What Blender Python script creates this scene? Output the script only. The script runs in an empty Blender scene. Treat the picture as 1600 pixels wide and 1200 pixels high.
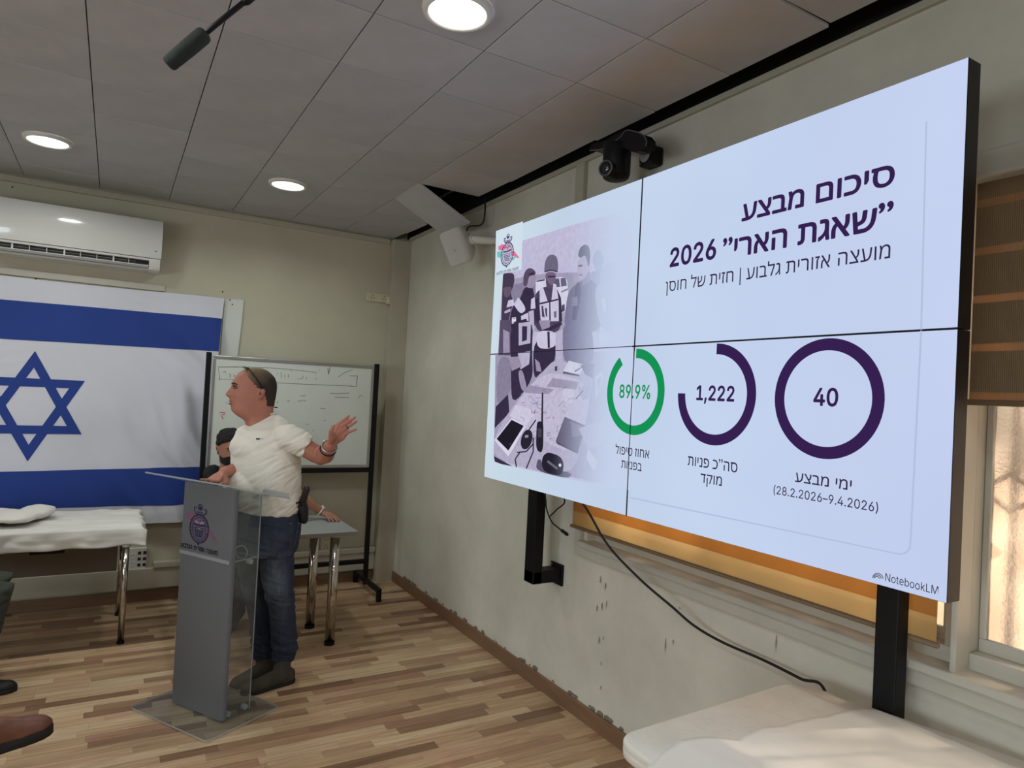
import bpy, bmesh, math, random
import numpy as np
from mathutils import Vector, Matrix, noise
random.seed(7); np.random.seed(7)
SC = bpy.context.scene; COL = SC.collection
V = Vector
# ------------------------------------------------------------------ camera
FPX = 1059.11; CAMZ = 1.69516
CR = V((0.860862, -0.506188, 0.051872)); CF = V((0.506, 0.862352, 0.017667)); CU = V((-0.053675, 0.011038, 0.998497))
CC = V((0, 0, CAMZ))
cd = bpy.data.cameras.new('camera'); cam = bpy.data.objects.new('camera', cd); COL.objects.link(cam)
mw = Matrix((CR, CU, -CF)).transposed().to_4x4(); mw.translation = CC; cam.matrix_world = mw
cd.sensor_width = 36; cd.lens = 36 * FPX / 1600; cd.clip_start = .05; cd.clip_end = 200
SC.camera = cam
# ------------------------------------------------------------------ world, sun, exposure
SC.view_settings.view_transform = 'Standard'; SC.view_settings.look = 'None'
SC.view_settings.gamma = 1; SC.view_settings.use_curve_mapping = False
SC.view_settings.exposure = 0.0
W = bpy.data.worlds.new('sky'); SC.world = W; W.use_nodes = True
wn = W.node_tree; sky = wn.nodes.new('ShaderNodeTexSky'); sky.sky_type = 'NISHITA'; sky.sun_disc = False
sky.sun_elevation = math.radians(48); sky.sun_rotation = math.radians(100)
wn.links.new(sky.outputs[0], wn.nodes['Background'].inputs[0]); wn.nodes['Background'].inputs[1].default_value = 0.11
def lamp(name, typ, loc, power, color, **k):
    l = bpy.data.lights.new(name, typ); l.energy = power; l.color = color
    rot = k.pop('rot', None)
    for a, b in k.items(): setattr(l, a, b)
    o = bpy.data.objects.new(name, l); COL.objects.link(o); o.location = loc
    if rot is not None: o.rotation_euler = V(rot).to_track_quat('-Z', 'Y').to_euler()
    return o
lamp('sun', 'SUN', (8, 0, 8), 12.5, (1.0, .86, .68), angle=.02, rot=(-.62, .22, -.75))
# daylight entering by the unseen windows in the left wall and behind the camera
for yy in (-1.6, 1.2): lamp('daylight_left', 'AREA', (-4.1, yy, 1.6), 52, (.86, .93, 1.0), shape='RECTANGLE', size=1.7, size_y=1.1, rot=(1, .2, -.30))
# ------------------------------------------------------------------ room numbers
XW, YW, ZC, XS = 2.238, 5.824, 3.049, 1.794
XL, YN = -4.25, -3.2
def ray(u, v): return CF + CR * ((u - 800) / FPX) - CU * ((v - 600) / FPX)
def at(u, v, ax, val):
    r = ray(u, v); i = 'xyz'.index(ax); return CC + r * ((val - CC[i]) / r[i])
# ------------------------------------------------------------------ materials
def srgb(c):
    return tuple((x / 255 / 12.92 if x / 255 <= .04045 else ((x / 255 + .055) / 1.055) ** 2.4) for x in c)
def mat(name, c, rough=.6, metal=0, var=0.0, scale=6, bump=0.0, bscale=60, stretch=(1, 1, 1), attr=None, trans=0, sss=0, spec=.5, rnd=0, alpha=1, coat=0, ior=1.45, c2=None, island=False):
    m = bpy.data.materials.new(name); m.use_nodes = True; nt = m.node_tree; N = nt.nodes; L = nt.links
    b = N['Principled BSDF']; col = (*srgb(c), 1)
    b.inputs['Base Color'].default_value = col; b.inputs['Roughness'].default_value = rough
    b.inputs['Metallic'].default_value = metal; b.inputs['Specular IOR Level'].default_value = spec
    b.inputs['Transmission Weight'].default_value = trans; b.inputs['Alpha'].default_value = alpha
    b.inputs['Coat Weight'].default_value = coat; b.inputs['IOR'].default_value = ior
    if sss: b.inputs['Subsurface Weight'].default_value = sss; b.inputs['Subsurface Radius'].default_value = (.012, .005, .003)
    out = None
    tc = N.new('ShaderNodeTexCoord'); mp = N.new('ShaderNodeMapping'); mp.inputs['Scale'].default_value = stretch
    L.new(tc.outputs['Object'], mp.inputs[0])
    if attr:
        a = N.new('ShaderNodeAttribute'); a.attribute_name = attr; out = a.outputs['Color']
    if var:
        n = N.new('ShaderNodeTexNoise'); n.inputs['Scale'].default_value = scale; n.inputs['Detail'].default_value = 6; n.inputs['Roughness'].default_value = .62
        L.new(mp.outputs[0], n.inputs[0])
        r = N.new('ShaderNodeValToRGB'); e = r.color_ramp.elements; e[0].position = .32; e[1].position = .68
        lo = [max(0, x * (1 - var)) for x in srgb(c)]; e[0].color = (*(srgb(c2) if c2 else lo), 1); e[1].color = col
        L.new(n.outputs[0], r.inputs[0])
        if out:
            mx = N.new('ShaderNodeMix'); mx.data_type = 'RGBA'; mx.blend_type = 'MULTIPLY'; mx.inputs[0].default_value = 1
            L.new(out, mx.inputs[6]); L.new(r.outputs[0], mx.inputs[7]); out = mx.outputs[2]
        else: out = r.outputs[0]
    if rnd:
        if island: g = N.new('ShaderNodeNewGeometry'); rv = g.outputs['Random Per Island']
        else: g = N.new('ShaderNodeObjectInfo'); rv = g.outputs['Random']
        mr = N.new('ShaderNodeMapRange'); mr.inputs[3].default_value = 1 - rnd; mr.inputs[4].default_value = 1 + rnd * .5; L.new(rv, mr.inputs[0])
        hs = N.new('ShaderNodeHueSaturation'); L.new(mr.outputs[0], hs.inputs['Value'])
        if out: L.new(out, hs.inputs['Color'])
        else: hs.inputs['Color'].default_value = col
        out = hs.outputs[0]
    if out: L.new(out, b.inputs['Base Color'])
    if bump:
        n2 = N.new('ShaderNodeTexNoise'); n2.inputs['Scale'].default_value = bscale; n2.inputs['Detail'].default_value = 4
        L.new(mp.outputs[0], n2.inputs[0]); bp = N.new('ShaderNodeBump'); bp.inputs['Strength'].default_value = bump; bp.inputs['Distance'].default_value = .01
        L.new(n2.outputs[0], bp.inputs['Height']); L.new(bp.outputs[0], b.inputs['Normal'])
    return m
def emis(name, c, s=1.0, attr=None):
    m = bpy.data.materials.new(name); m.use_nodes = True; nt = m.node_tree; N = nt.nodes; N.remove(N['Principled BSDF'])
    e = N.new('ShaderNodeEmission'); e.inputs[0].default_value = (*srgb(c), 1); e.inputs[1].default_value = s
    nt.links.new(e.outputs[0], N['Material Output'].inputs[0]); return m
def wood_mat(name, island):
    m = bpy.data.materials.new(name); m.use_nodes = True; nt = m.node_tree; N = nt.nodes; L = nt.links; b = N['Principled BSDF']
    tc = N.new('ShaderNodeTexCoord')
    if island: g = N.new('ShaderNodeNewGeometry'); rv = g.outputs['Random Per Island']
    else: g = N.new('ShaderNodeObjectInfo'); rv = g.outputs['Random']
    g2 = N.new('ShaderNodeNewGeometry')
    ramp = N.new('ShaderNodeValToRGB'); L.new(rv, ramp.inputs[0]); e = ramp.color_ramp.elements
    cols = [(0, (124, 94, 72)), (.12, (150, 118, 92)), (.3, (184, 154, 120)), (.5, (200, 170, 134)), (.62, (168, 130, 104)), (.8, (212, 188, 152)), (1, (194, 158, 128))]
    e[0].color = (*srgb(cols[0][1]), 1); e[1].color = (*srgb(cols[-1][1]), 1)
    for p, c in cols[1:-1]: x = e.new(p); x.color = (*srgb(c), 1)
    mp = N.new('ShaderNodeMapping'); mp.inputs['Scale'].default_value = (1.6, 26, 1)
    ad = N.new('ShaderNodeVectorMath'); ad.operation = 'ADD'; L.new(g2.outputs['Position'], ad.inputs[0])
    cb = N.new('ShaderNodeCombineXYZ'); ml = N.new('ShaderNodeMath'); ml.operation = 'MULTIPLY'; ml.inputs[1].default_value = 37; L.new(rv, ml.inputs[0])
    L.new(ml.outputs[0], cb.inputs[0]); L.new(ml.outputs[0], cb.inputs[2]); L.new(cb.outputs[0], ad.inputs[1]); L.new(ad.outputs[0], mp.inputs[0])
    n = N.new('ShaderNodeTexNoise'); n.inputs['Scale'].default_value = 2.2; n.inputs['Detail'].default_value = 8; n.inputs['Roughness'].default_value = .65; L.new(mp.outputs[0], n.inputs[0])
    r2 = N.new('ShaderNodeValToRGB'); r2.color_ramp.elements[0].position = .3; r2.color_ramp.elements[0].color = (.52, .48, .45, 1); r2.color_ramp.elements[1].position = .62; r2.color_ramp.elements[1].color = (1, 1, 1, 1)
    L.new(n.outputs[0], r2.inputs[0])
    mx = N.new('ShaderNodeMix'); mx.data_type = 'RGBA'; mx.blend_type = 'MULTIPLY'; mx.inputs[0].default_value = .8; L.new(ramp.outputs[0], mx.inputs[6]); L.new(r2.outputs[0], mx.inputs[7])
    L.new(mx.outputs[2], b.inputs['Base Color']); b.inputs['Roughness'].default_value = .42; b.inputs['Specular IOR Level'].default_value = .35
    return m
M = {}
M['wall'] = mat('wall_paint', (193, 189, 169), .75, var=.10, scale=2.2, bump=.08, bscale=40)
M['wallr'] = mat('wall_paint_right', (208, 205, 191), .75, var=.17, scale=2.2, bump=.15, bscale=22)
M['wallt'] = mat('wall_trim', (180, 175, 158), .6, var=.08)
M['tile'] = mat('ceiling_tile', (184, 184, 187), .5, var=.14, scale=3.5, bump=.45, bscale=3.2, rnd=.06, spec=.35)
M['void'] = mat('plenum_dark', (14, 14, 16), .9)
M['dark'] = mat('black_metal', (13, 13, 16), .5, bump=.03, spec=.3)
M['blackp'] = mat('black_plastic', (16, 15, 19), .4, spec=.3)
M['basew'] = mat('baseboard_wood', (128, 98, 74), .5, var=.22, scale=4, stretch=(1, 1, 8))
M['wood'] = wood_mat('laminate', False); M['woodi'] = wood_mat('laminate_far', True)
M['white'] = mat('white_plastic', (216, 216, 212), .35, bump=.02)
M['acw'] = mat('ac_plastic', (214, 216, 214), .16, coat=.4)
M['alu'] = mat('aluminium', (168, 168, 166), .35, metal=.8)
M['chrome'] = mat('chrome', (200, 196, 190), .14, metal=1)
M['wb'] = mat('whiteboard', (206, 212, 206), .3, var=.05, scale=3)
M['ink'] = mat('marker_black', (66, 70, 72), .7); M['inkf'] = mat('marker_faded', (150, 156, 152), .7); M['inkr'] = mat('marker_red', (178, 60, 60), .7); M['inkb'] = mat('marker_blue', (96, 120, 168), .7)
M['desk'] = mat('desk_laminate', (150, 155, 154), .5, var=.06, scale=20)
M['deske'] = mat('desk_edge', (128, 126, 118), .5)
M['frame'] = mat('window_frame_paint', (188, 184, 172), .5, var=.10, scale=5, bump=.05)
M['cloth'] = mat('table_sheet', (222, 220, 214), .6, var=.05, scale=5, sss=0)
M['tablew'] = mat('table_plastic', (212, 208, 198), .5, var=.12, scale=9, bump=.12, bscale=50)
M['cable'] = mat('cable_rubber', (16, 16, 18), .5)
M['sock'] = mat('socket_plastic', (200, 194, 168), .45); M['sockh'] = mat('socket_hole', (38, 36, 34), .6)
M['foam'] = mat('foam_windscreen', (44, 52, 50), .95, bump=.6, bscale=400)
# ------------------------------------------------------------------ mesh building
class MB:
    def __init__(s): s.v = []; s.f = []; s.c = []
    def add(s, vs, fs, col=None):
        n = len(s.v); s.v += [V(p) for p in vs]; s.f += [[i + n for i in f] for f in fs]; s.c += [col] * len(fs); return s
    def box(s, lo, hi, bev=0, R=None, col=None):
        lo = V(lo); hi = V(hi); c = (lo + hi) / 2; h = (hi - lo) / 2
        bm = bmesh.new(); bmesh.ops.create_cube(bm, size=2)
        for v in bm.verts: v.co = V((v.co.x * h.x, v.co.y * h.y, v.co.z * h.z))
        if bev: bmesh.ops.bevel(bm, geom=list(bm.edges), offset=min(bev, min(h) * .95), segments=2, affect='EDGES', profile=.5)
        vs = [(R @ v.co if R else v.co) + c for v in bm.verts]; bm.verts.index_update()
        s.add(vs, [[v.index for v in f.verts] for f in bm.faces], col); bm.free(); return s
    def prism(s, poly, d, col=None, bev=0):
        d = V(d); n = len(poly); p = [V(a) for a in poly]
        s.add(p + [a + d for a in p], [list(range(n))[::-1], list(range(n, 2 * n))] + [[i, (i + 1) % n, n + (i + 1) % n, n + i] for i in range(n)], col); return s
    def loft(s, rings, cap=True, col=None, closed=True):
        n = len(rings[0]); vs = [p for r in rings for p in r]; fs = []
        for k in range(len(rings) - 1):
            for i in range(n if closed else n - 1):
                j = (i + 1) % n; fs.append([k * n + i, k * n + j, (k + 1) * n + j, (k + 1) * n + i])
        if cap:
            vs = vs + [sum(rings[0], V()) / n, sum(rings[-1], V()) / n]; a = len(vs) - 2
            for i in range(n):
                j = (i + 1) % n; fs.append([a, j, i]); fs.append([a + 1, (len(rings) - 1) * n + i, (len(rings) - 1) * n + j])
        return s.add(vs, fs, col)
    def limb(s, pts, rad, n=12, flat=None, rounded=True, col=None):
        pts = [V(p) for p in pts]; rad = list(rad) if hasattr(rad, '__len__') else [rad] * len(pts)
        P = list(pts); Rr = list(rad)
        if rounded:
            d0 = (pts[0] - pts[1]).normalized(); d1 = (pts[-1] - pts[-2]).normalized()
            P = [pts[0] + d0 * rad[0] * .95, pts[0] + d0 * rad[0] * .7] + P + [pts[-1] + d1 * rad[-1] * .7, pts[-1] + d1 * rad[-1] * .95]
            Rr = [rad[0] * .3, rad[0] * .72] + Rr + [rad[-1] * .72, rad[-1] * .3]
        t = (P[1] - P[0]).normalized(); a = t.orthogonal().normalized(); rings = []
        if flat is not None:
            fl = V(flat[0]); a = (fl - t * fl.dot(t)).normalized()
        for i, p in enumerate(P):
            t2 = (P[min(i + 1, len(P) - 1)] - P[max(i - 1, 0)]).normalized()
            if flat is not None: a = (fl - t2 * fl.dot(t2)).normalized()
            else: a = (a - t2 * a.dot(t2)).normalized()
            b = t2.cross(a); k = flat[1] if flat is not None else 1
            rings.append([p + (a * math.cos(x) * k + b * math.sin(x)) * Rr[i] for x in [2 * math.pi * j / n for j in range(n)]])
        return s.loft(rings, True, col)
    def cyl(s, a, b, r, n=16, r2=None, col=None):
        a = V(a); b = V(b); t = (b - a).normalized(); x = t.orthogonal().normalized(); y = t.cross(x); r2 = r if r2 is None else r2
        R = lambda c, q: [c + (x * math.cos(2 * math.pi * j / n) + y * math.sin(2 * math.pi * j / n)) * q for j in range(n)]
        return s.loft([R(a, r), R(b, r2)], True, col)
    def ell(s, c, ax, ay, az, n=16, m=10, col=None):
        c = V(c); ax = V(ax); ay = V(ay); az = V(az); rings = []
        for k in range(m + 1):
            th = math.pi * (k + .25) / (m + .5); z = -math.cos(th); r = math.sin(th)
            rings.append([c + az * z + (ax * math.cos(2 * math.pi * j / n) + ay * math.sin(2 * math.pi * j / n)) * r for j in range(n)])
        return s.loft(rings, True, col)
    def torus(s, c, nrm, R, r, n=32, m=8, col=None, a0=0, a1=2 * math.pi, sx=1, xdir=None):
        nrm = V(nrm).normalized(); x = V(xdir).normalized() if xdir is not None else nrm.orthogonal().normalized(); y = nrm.cross(x); c = V(c)
        full = abs(a1 - a0) > 6.28; rings = []
        for i in range(n + (0 if full else 1)):
            t = a0 + (a1 - a0) * i / n; d = x * math.cos(t) * sx + y * math.sin(t)
            rings.append([c + d * R + (d * math.cos(q) + nrm * math.sin(q)) * r for q in [2 * math.pi * j / m for j in range(m)]])
        if full: rings.append(rings[0])
        return s.loft(rings, not full, col)
    def mesh(s, name, smooth=False):
        me = bpy.data.meshes.new(name); me.from_pydata([tuple(p) for p in s.v], [], s.f); me.update()
        if any(c is not None for c in s.c):
            at_ = me.color_attributes.new('Col', 'FLOAT_COLOR', 'CORNER'); li = 0
            buf = []
            for f, c in zip(s.f, s.c):
                q = (*srgb(c), 1) if c is not None else (1, 1, 1, 1)
                for _ in f: buf += q
            at_.data.foreach_set('color', buf)
        if smooth: me.polygons.foreach_set('use_smooth', [True] * len(me.polygons))
        return me
def fixn(me):
    bm = bmesh.new(); bm.from_mesh(me); bmesh.ops.recalc_face_normals(bm, faces=bm.faces); bm.to_mesh(me); bm.free()
WM = {}
def tag(o, label=None, cat=None, group=None, kind=None):
    if label: o['label'] = label
    if cat: o['category'] = cat
    if group: o['group'] = group
    if kind: o['kind'] = kind
    return o
def thing(name, label, cat, loc, rz=0, group=None, kind=None, parent=None):
    o = bpy.data.objects.new(name, None); o.empty_display_size = .1; COL.objects.link(o); o.location = loc; o.rotation_euler = (0, 0, rz)
    WM[o.name] = Matrix.Translation(V(loc)) @ Matrix.Rotation(rz, 4, 'Z'); return tag(o, label, cat, group, kind)
def put(name, mb, m, parent=None, smooth=False, label=None, cat=None, group=None, kind=None, auto=None, norm=True):
    me = mb if isinstance(mb, bpy.types.Mesh) else mb.mesh(name, smooth)
    o = bpy.data.objects.new(name, me)
    if parent is not None: Mx = WM[parent.name]
    else:
        co = np.array([v.co[:] for v in me.vertices]); lo = co.min(0); hi = co.max(0); Mx = Matrix.Translation(V(((lo[0] + hi[0]) / 2, (lo[1] + hi[1]) / 2, lo[2])))
    me.transform(Mx.inverted())
    if norm: fixn(me)
    me.materials.append(m); COL.objects.link(o)
    if parent is not None: o.parent = parent
    else: o.location = Mx.translation
    WM[o.name] = Mx
    if auto:
        me.polygons.foreach_set('use_smooth', [True] * len(me.polygons))
        bm = bmesh.new(); bm.from_mesh(me)
        for e in bm.edges:
            if len(e.link_faces) == 2 and e.calc_face_angle(0) > auto: e.smooth = False
        bm.to_mesh(me); bm.free()
    return tag(o, label, cat, group, kind)
def union(mb, vox, sm=2, fac=.5):
    me = mb.mesh('tmp'); fixn(me); o = bpy.data.objects.new('tmp', me); COL.objects.link(o)
    r = o.modifiers.new('r', 'REMESH'); r.mode = 'VOXEL'; r.voxel_size = vox
    if sm: s = o.modifiers.new('s', 'SMOOTH'); s.factor = fac; s.iterations = sm
    dg = bpy.context.evaluated_depsgraph_get(); me2 = bpy.data.meshes.new_from_object(o.evaluated_get(dg))
    bpy.data.objects.remove(o); bpy.data.meshes.remove(me); me2.polygons.foreach_set('use_smooth', [True] * len(me2.polygons)); return me2
def tubeline(pts, r, sub=8, n=8):
    P = [V(p) for p in pts]; out = []
    for i in range(len(P) - 1):
        p0 = P[max(i - 1, 0)]; p1 = P[i]; p2 = P[i + 1]; p3 = P[min(i + 2, len(P) - 1)]
        for k in range(sub):
            t = k / sub; out.append(.5 * ((2 * p1) + (p2 - p0) * t + (2 * p0 - 5 * p1 + 4 * p2 - p3) * t * t + (3 * p1 - p0 - 3 * p2 + p3) * t ** 3))
    out.append(P[-1]); return MB().limb(out, r, n=n)
STR = dict(kind='structure')
# ================================================================== SETTING
# --- floor: dark underlay slab, laminate strips as pieces
fl = put('floor', MB().box((XL, YN, -.06), (XW + .1, YW + .1, -.0065)), M['void'], **STR)
SW = .0652; rows = []; y = YW - .005; k = 0
rr = random.Random(3)
strips = []
while y > YN + .01:
    x = XW - .004 - rr.random() * .4; segs = [(x, XW - .004)]
    while x > XL + .1:
        l = rr.choice((.24, .3, .36, .42, .5, .58)); segs.append((max(XL, x - l), x)); x -= l
    for a, b in segs: strips.append((a, b, y - SW, y))
    y -= SW
def proj(p):
    q = p - CC; z = q.dot(CF)
    if z < .2: return None
    return (800 + FPX * q.dot(CR) / z, 600 - FPX * q.dot(CU) / z, z)
sc_ = []
for s_ in strips:
    c = V(((s_[0] + s_[1]) / 2, (s_[2] + s_[3]) / 2, 0)); q = proj(c); vis = q is not None and -30 < q[0] < 1630 and 850 < q[1] < 1215
    blocked = q is not None and (c.x > 1.2 and c.y < 1.6)
    sc_.append(((s_[1] - s_[0]) / (q[2] ** 3) if vis and not blocked else -1, s_))
sc_.sort(key=lambda t: -t[0])
lens = {}
for i, (w_, s_) in enumerate(sc_[:298]):
    a, b, c, d = s_; L_ = round(b - a, 2)
    if L_ not in lens:
        e_ = .0006; bx = MB().box((0, 0, -.008), (L_ - e_, SW - e_, 0)); me = bx.mesh('floor_strip'); me.materials.append(M['wood']); lens[L_] = me
    o = bpy.data.objects.new('floor_strip', lens[L_]); o.location = V((a, c, 0)) - fl.location; o.parent = fl; COL.objects.link(o)
mb = MB()
for w_, s_ in sc_[298:]:
    a, b, c, d = s_; mb.box((a, c, -.008), (b - .0006, d - .0006, 0))
put('floor_strips_far', mb, M['woodi'], fl, kind='stuff')
# --- walls
HV = 3.62
put('wall_back', MB().box((XL, YW, 0), (XW + .25, YW + .15, HV)), M['wall'], **STR)
# right wall with an opening for two windows
WY0, WY1, WZ0, WZ1 = -1.6, 2.93, .93, 2.45
mb = MB()
mb.box((XW, YN, 0), (XW + .22, YW, WZ0)).box((XW, YN, WZ1), (XW + .22, YW, HV)).box((XW, YN, WZ0), (XW + .22, WY0, WZ1)).box((XW, WY1, WZ0), (XW + .22, YW, WZ1))
wr = put('wall_right', mb, M['wallr'], **STR)
mb = MB()
# left wall with window openings, front wall behind the camera
mb.box((XL - .15, YN, 0), (XL, YW, .95)).box((XL - .15, YN, 2.45), (XL, YW, HV)).box((XL - .15, -.6, .95), (XL, .3, 2.45)).box((XL - .15, YN, .95), (XL, -2.6, 2.45)).box((XL - .15, 2.2, .95), (XL, YW, 2.45))
put('wall_left', mb, M['wall'], **STR)
put('wall_front', MB().box((XL - .15, YN - .15, 0), (XW + .25, YN, HV)), M['wall'], **STR)
put('trim_1', MB().box((2.075, YW - .10, 0), (XW, YW, 3.03), .004), M['wallt'], label='boxed corner pilaster', **STR)
put('trim_2', MB().box((XW - .022, YN, 3.035), (XW, YW - .1, 3.062), .003), M['wallt'], label='ledge along the wall top', **STR)
put('trim_3', MB().box((XL, YW - .025, 2.995), (2.07, YW, 3.04), .004), M['wallt'], label='ledge under the ceiling edge', **STR)
put('trim_4', MB().box((XW - .03, 3.09, 2.4), (XW, 3.17, 3.035), .004), M['wallt'], label='vertical wall batten', **STR)
# skirting trunking along the back wall
mb = MB().box((XL, YW - .05, .105), (2.072, YW, .255), .004)
tr = put('trim_5', mb, M['wallt'], label='cable trunking box', **STR)
put('trim_6', MB().box((.33, YW - .062, .255), (2.072, YW, .30), .006), M['wallt'], label='upper trunking strip', **STR)
put('baseboard_back', MB().box((XL, YW - .018, 0), (2.07, YW, .085), .003), M['basew'], **STR)
put('baseboard_right', MB().box((XW - .018, YN, 0), (XW, YW - .1, .085), .003), M['basew'], **STR)
# crusty plaster bead above the right baseboard
rr = random.Random(5); mb = MB()
for i in range(60):
    yy = 1.6 + 3.9 * rr.random(); s_ = .004 + .01 * rr.random() ** 2
    mb.ell((XW - .002, yy, .088 + rr.random() * .01), (s_ * .6, 0, 0), (0, s_ * 2.2, 0), (0, 0, s_), 6, 4)
put('plaster_crumbs', mb, mat('plaster_grey', (112, 104, 90), .9), wr, kind='stuff', label='crumbling plaster bead')
# peeling paint flakes under the window corner
mb = MB()
for (u, v, du, dv) in ((938, 905, 5, 7), (946, 916, 4, 8), (941, 948, 3, 8), (948, 945, 2, 9), (933, 950, 4, 6), (936, 1000, 4, 7), (942, 996, 5, 3), (939, 1036, 4, 3), (939, 1074, 3, 4), (1040, 1010, 2, 14), (1052, 1003, 3, 4), (1146, 958, 6, 3), (1130, 952, 5, 3), (1213, 1005, 2, 12), (1062, 950, 4, 2)):
    c = at(u, v, 'x', XW); s1 = du / 330; s2 = dv / 330
    mb.add([c + V((-.001, s1, s2 * .3)), c + V((-.010, -s1 * .2, -s2)), c + V((-.012, -s1, s2 * .2)), c + V((-.001, 0, s2))], [[0, 1, 2, 3], [3, 2, 1, 0]])
put('paint_flake', mb, mat('paint_flake', (204, 198, 178), .7), wr, label='curled flakes of peeling paint', norm=False, kind='stuff')
# dirt print of the flange drip and old patch are in the wall material grain
# --- ceiling void and tiles
ce = put('ceiling', MB().box((XL, YN, 3.5), (XW + .2, YW, 3.6)), M['void'], **STR)
put('trim_7', MB().box((XW - .004, YN, 3.064), (XW, YW, 3.5)), M['void'], label='near-black sheet for the plenum shade above the wall', **STR)  # the unlit void's darkness is put into this near-black colour
TX, TY = .4507, .441
tme = {}
def tile_mesh(w, d):
    k = (round(w, 3), round(d, 3))
    if k not in tme:
        me = MB().box((0, 0, 0), (w - .004, d - .004, .014), .0022).mesh('ceiling_tile'); me.materials.append(M['tile']); tme[k] = me
    return tme[k]
rr = random.Random(11); far = MB()
x5 = 1.6405; lights = [(.976, 2.178), (.942, 4.729), (-.406, 4.796)]
for i in range(-12, 1):
    x0 = x5 + i * TX; 
    for j in range(-17, 3):
        y0 = 5.0255 + (j - 1) * TY; y1 = y0 + TY
        if j == 2: y1 = YW - .03; 
        if y0 > YW - .04: continue
        if x0 < XL: continue
        if i == 0 and j == -1: continue          # the fallen one, built below
        q = proj(V((x0 + .2, y0 + .2, ZC)))
        vis = q is not None and -150 < q[0] < 1750 and -120 < q[1] < 420
        if vis:
            o = bpy.data.objects.new('ceiling_tile', tile_mesh(TX, y1 - y0)); o.parent = ce
            dz = rr.uniform(-.0015, .0015); o.location = V((x0 + .002, y0 + .002, ZC + dz)) - ce.location
            if i == 0:
                o.rotation_euler = (rr.uniform(-.012, .012), rr.uniform(.0, .02), rr.uniform(-.004, .004))
                if j == 0: o.rotation_euler = (0, .03, 0)
                if j == 1: o.rotation_euler = (.02, .055, .0)
                if j == 2: o.rotation_euler = (0, .006, 0)
            COL.objects.link(o)
        else: far.box((x0 + .002, y0 + .002, ZC), (x0 + TX - .002, y1 - .002, ZC + .014))
put('ceiling_tiles_far', far, M['tile'], ce, kind='stuff')
o = bpy.data.objects.new('ceiling_tile', tile_mesh(TX - .01, TY)); o.parent = ce; o.location = V((x5, 4.1435, ZC + .004)) - ce.location; o.rotation_euler = (0, math.radians(27), 0); COL.objects.link(o)
o['label'] = 'tile hanging down from one edge'
# metal runner visible in the hole, hung beyond the tiles
put('runner', MB().box((1.95, YN, 3.10), (1.97, YW - .1, 3.125)), M['dark'], ce, label='dark ceiling runner')
for nm, dx in (('runner', x5), ('runner', x5 - TX)): put(nm, MB().box((dx - .008, YN, ZC + .016), (dx + .008, YW - .03, ZC + .03)), M['dark'], ce)
# --- downlights
Mlens = emis('lamp_diffuser', (255, 255, 246), 5.0)
LP = [(.976, 2.178), (.942, 4.729), (-.406, 4.796), (-.40, 2.2), (-1.75, 4.8), (-1.75, 2.2), (.96, -.35), (-.4, -.35), (-1.75, -.35), (-3.1, 2.2), (-3.1, 4.8), (.96, -2.4), (-1.75, -2.4)]
LL = {0: 'round recessed ceiling light, the large bright one at the top centre', 1: 'round recessed ceiling light nearest the fallen tile', 2: 'round recessed ceiling light in front of the air conditioner'}
for i, (x, y) in enumerate(LP):
    t = thing('downlight', LL.get(i, 'round recessed ceiling light outside the view over the audience'), 'light', (x, y, ZC - .012), group=None if i < 3 else 'ceiling lights over the audience')
    mb = MB()
    prof = [(.102, .012), (.102, -.004), (.108, -.008), (.122, -.004), (.126, .011)]
    mb.loft([[V((x + r * math.cos(a), y + r * math.sin(a), ZC - .012 + z)) for a in [2 * math.pi * q / 40 for q in range(40)]] for r, z in prof], cap=False)
    put('rim', mb, M['white'], t, smooth=True)
    put('diffuser', MB().cyl((x, y, ZC - .013), (x, y, ZC - .003), .102, 40), Mlens, t)
    lamp('downlight_lamp', 'AREA', (x, y, ZC - .02), 7.6, (.97, 1.0, .95), shape='DISK', size=.2, spread=math.radians(158), rot=(0, 0, -1))
# --- right windows
Mglass = bpy.data.materials.new('frosted_glass'); Mglass.use_nodes = True
nt = Mglass.node_tree; N = nt.nodes; L = nt.links; N.remove(N['Principled BSDF'])
tl = N.new('ShaderNodeBsdfTranslucent'); tl.inputs[0].default_value = (.88, .78, .70, 1); tp = N.new('ShaderNodeBsdfTransparent'); tp.inputs[0].default_value = (.95, .92, .9, 1)
gl = N.new('ShaderNodeBsdfGlossy'); gl.inputs[1].default_value = .25; m1 = N.new('ShaderNodeMixShader'); m1.inputs[0].default_value = .36; m2 = N.new('ShaderNodeMixShader'); m2.inputs[0].default_value = .06
ns = N.new('ShaderNodeTexNoise'); ns.inputs['Scale'].default_value = 70; bp = N.new('ShaderNodeBump'); bp.inputs['Strength'].default_value = .6; bp.inputs['Distance'].default_value = .01
tcn = N.new('ShaderNodeTexCoord'); L.new(tcn.outputs['Object'], ns.inputs[0]); L.new(ns.outputs[0], bp.inputs['Height']); L.new(bp.outputs[0], tl.inputs['Normal']); L.new(bp.outputs[0], gl.inputs['Normal'])
rf_ = N.new('ShaderNodeBsdfRefraction'); rf_.inputs['Color'].default_value = (.95, .92, .9, 1); rf_.inputs['Roughness'].default_value = .16; rf_.inputs['IOR'].default_value = 1.12; L.new(bp.outputs[0], rf_.inputs['Normal']); m0_ = N.new('ShaderNodeMixShader'); m0_.inputs[0].default_value = .62; L.new(tl.outputs[0], m0_.inputs[1]); L.new(rf_.outputs[0], m0_.inputs[2]); L.new(m0_.outputs[0], m1.inputs[1]); L.new(tp.outputs[0], m1.inputs[2]); L.new(m1.outputs[0], m2.inputs[1]); L.new(gl.outputs[0], m2.inputs[2]); L.new(m2.outputs[0], N['Material Output'].inputs[0])
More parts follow.
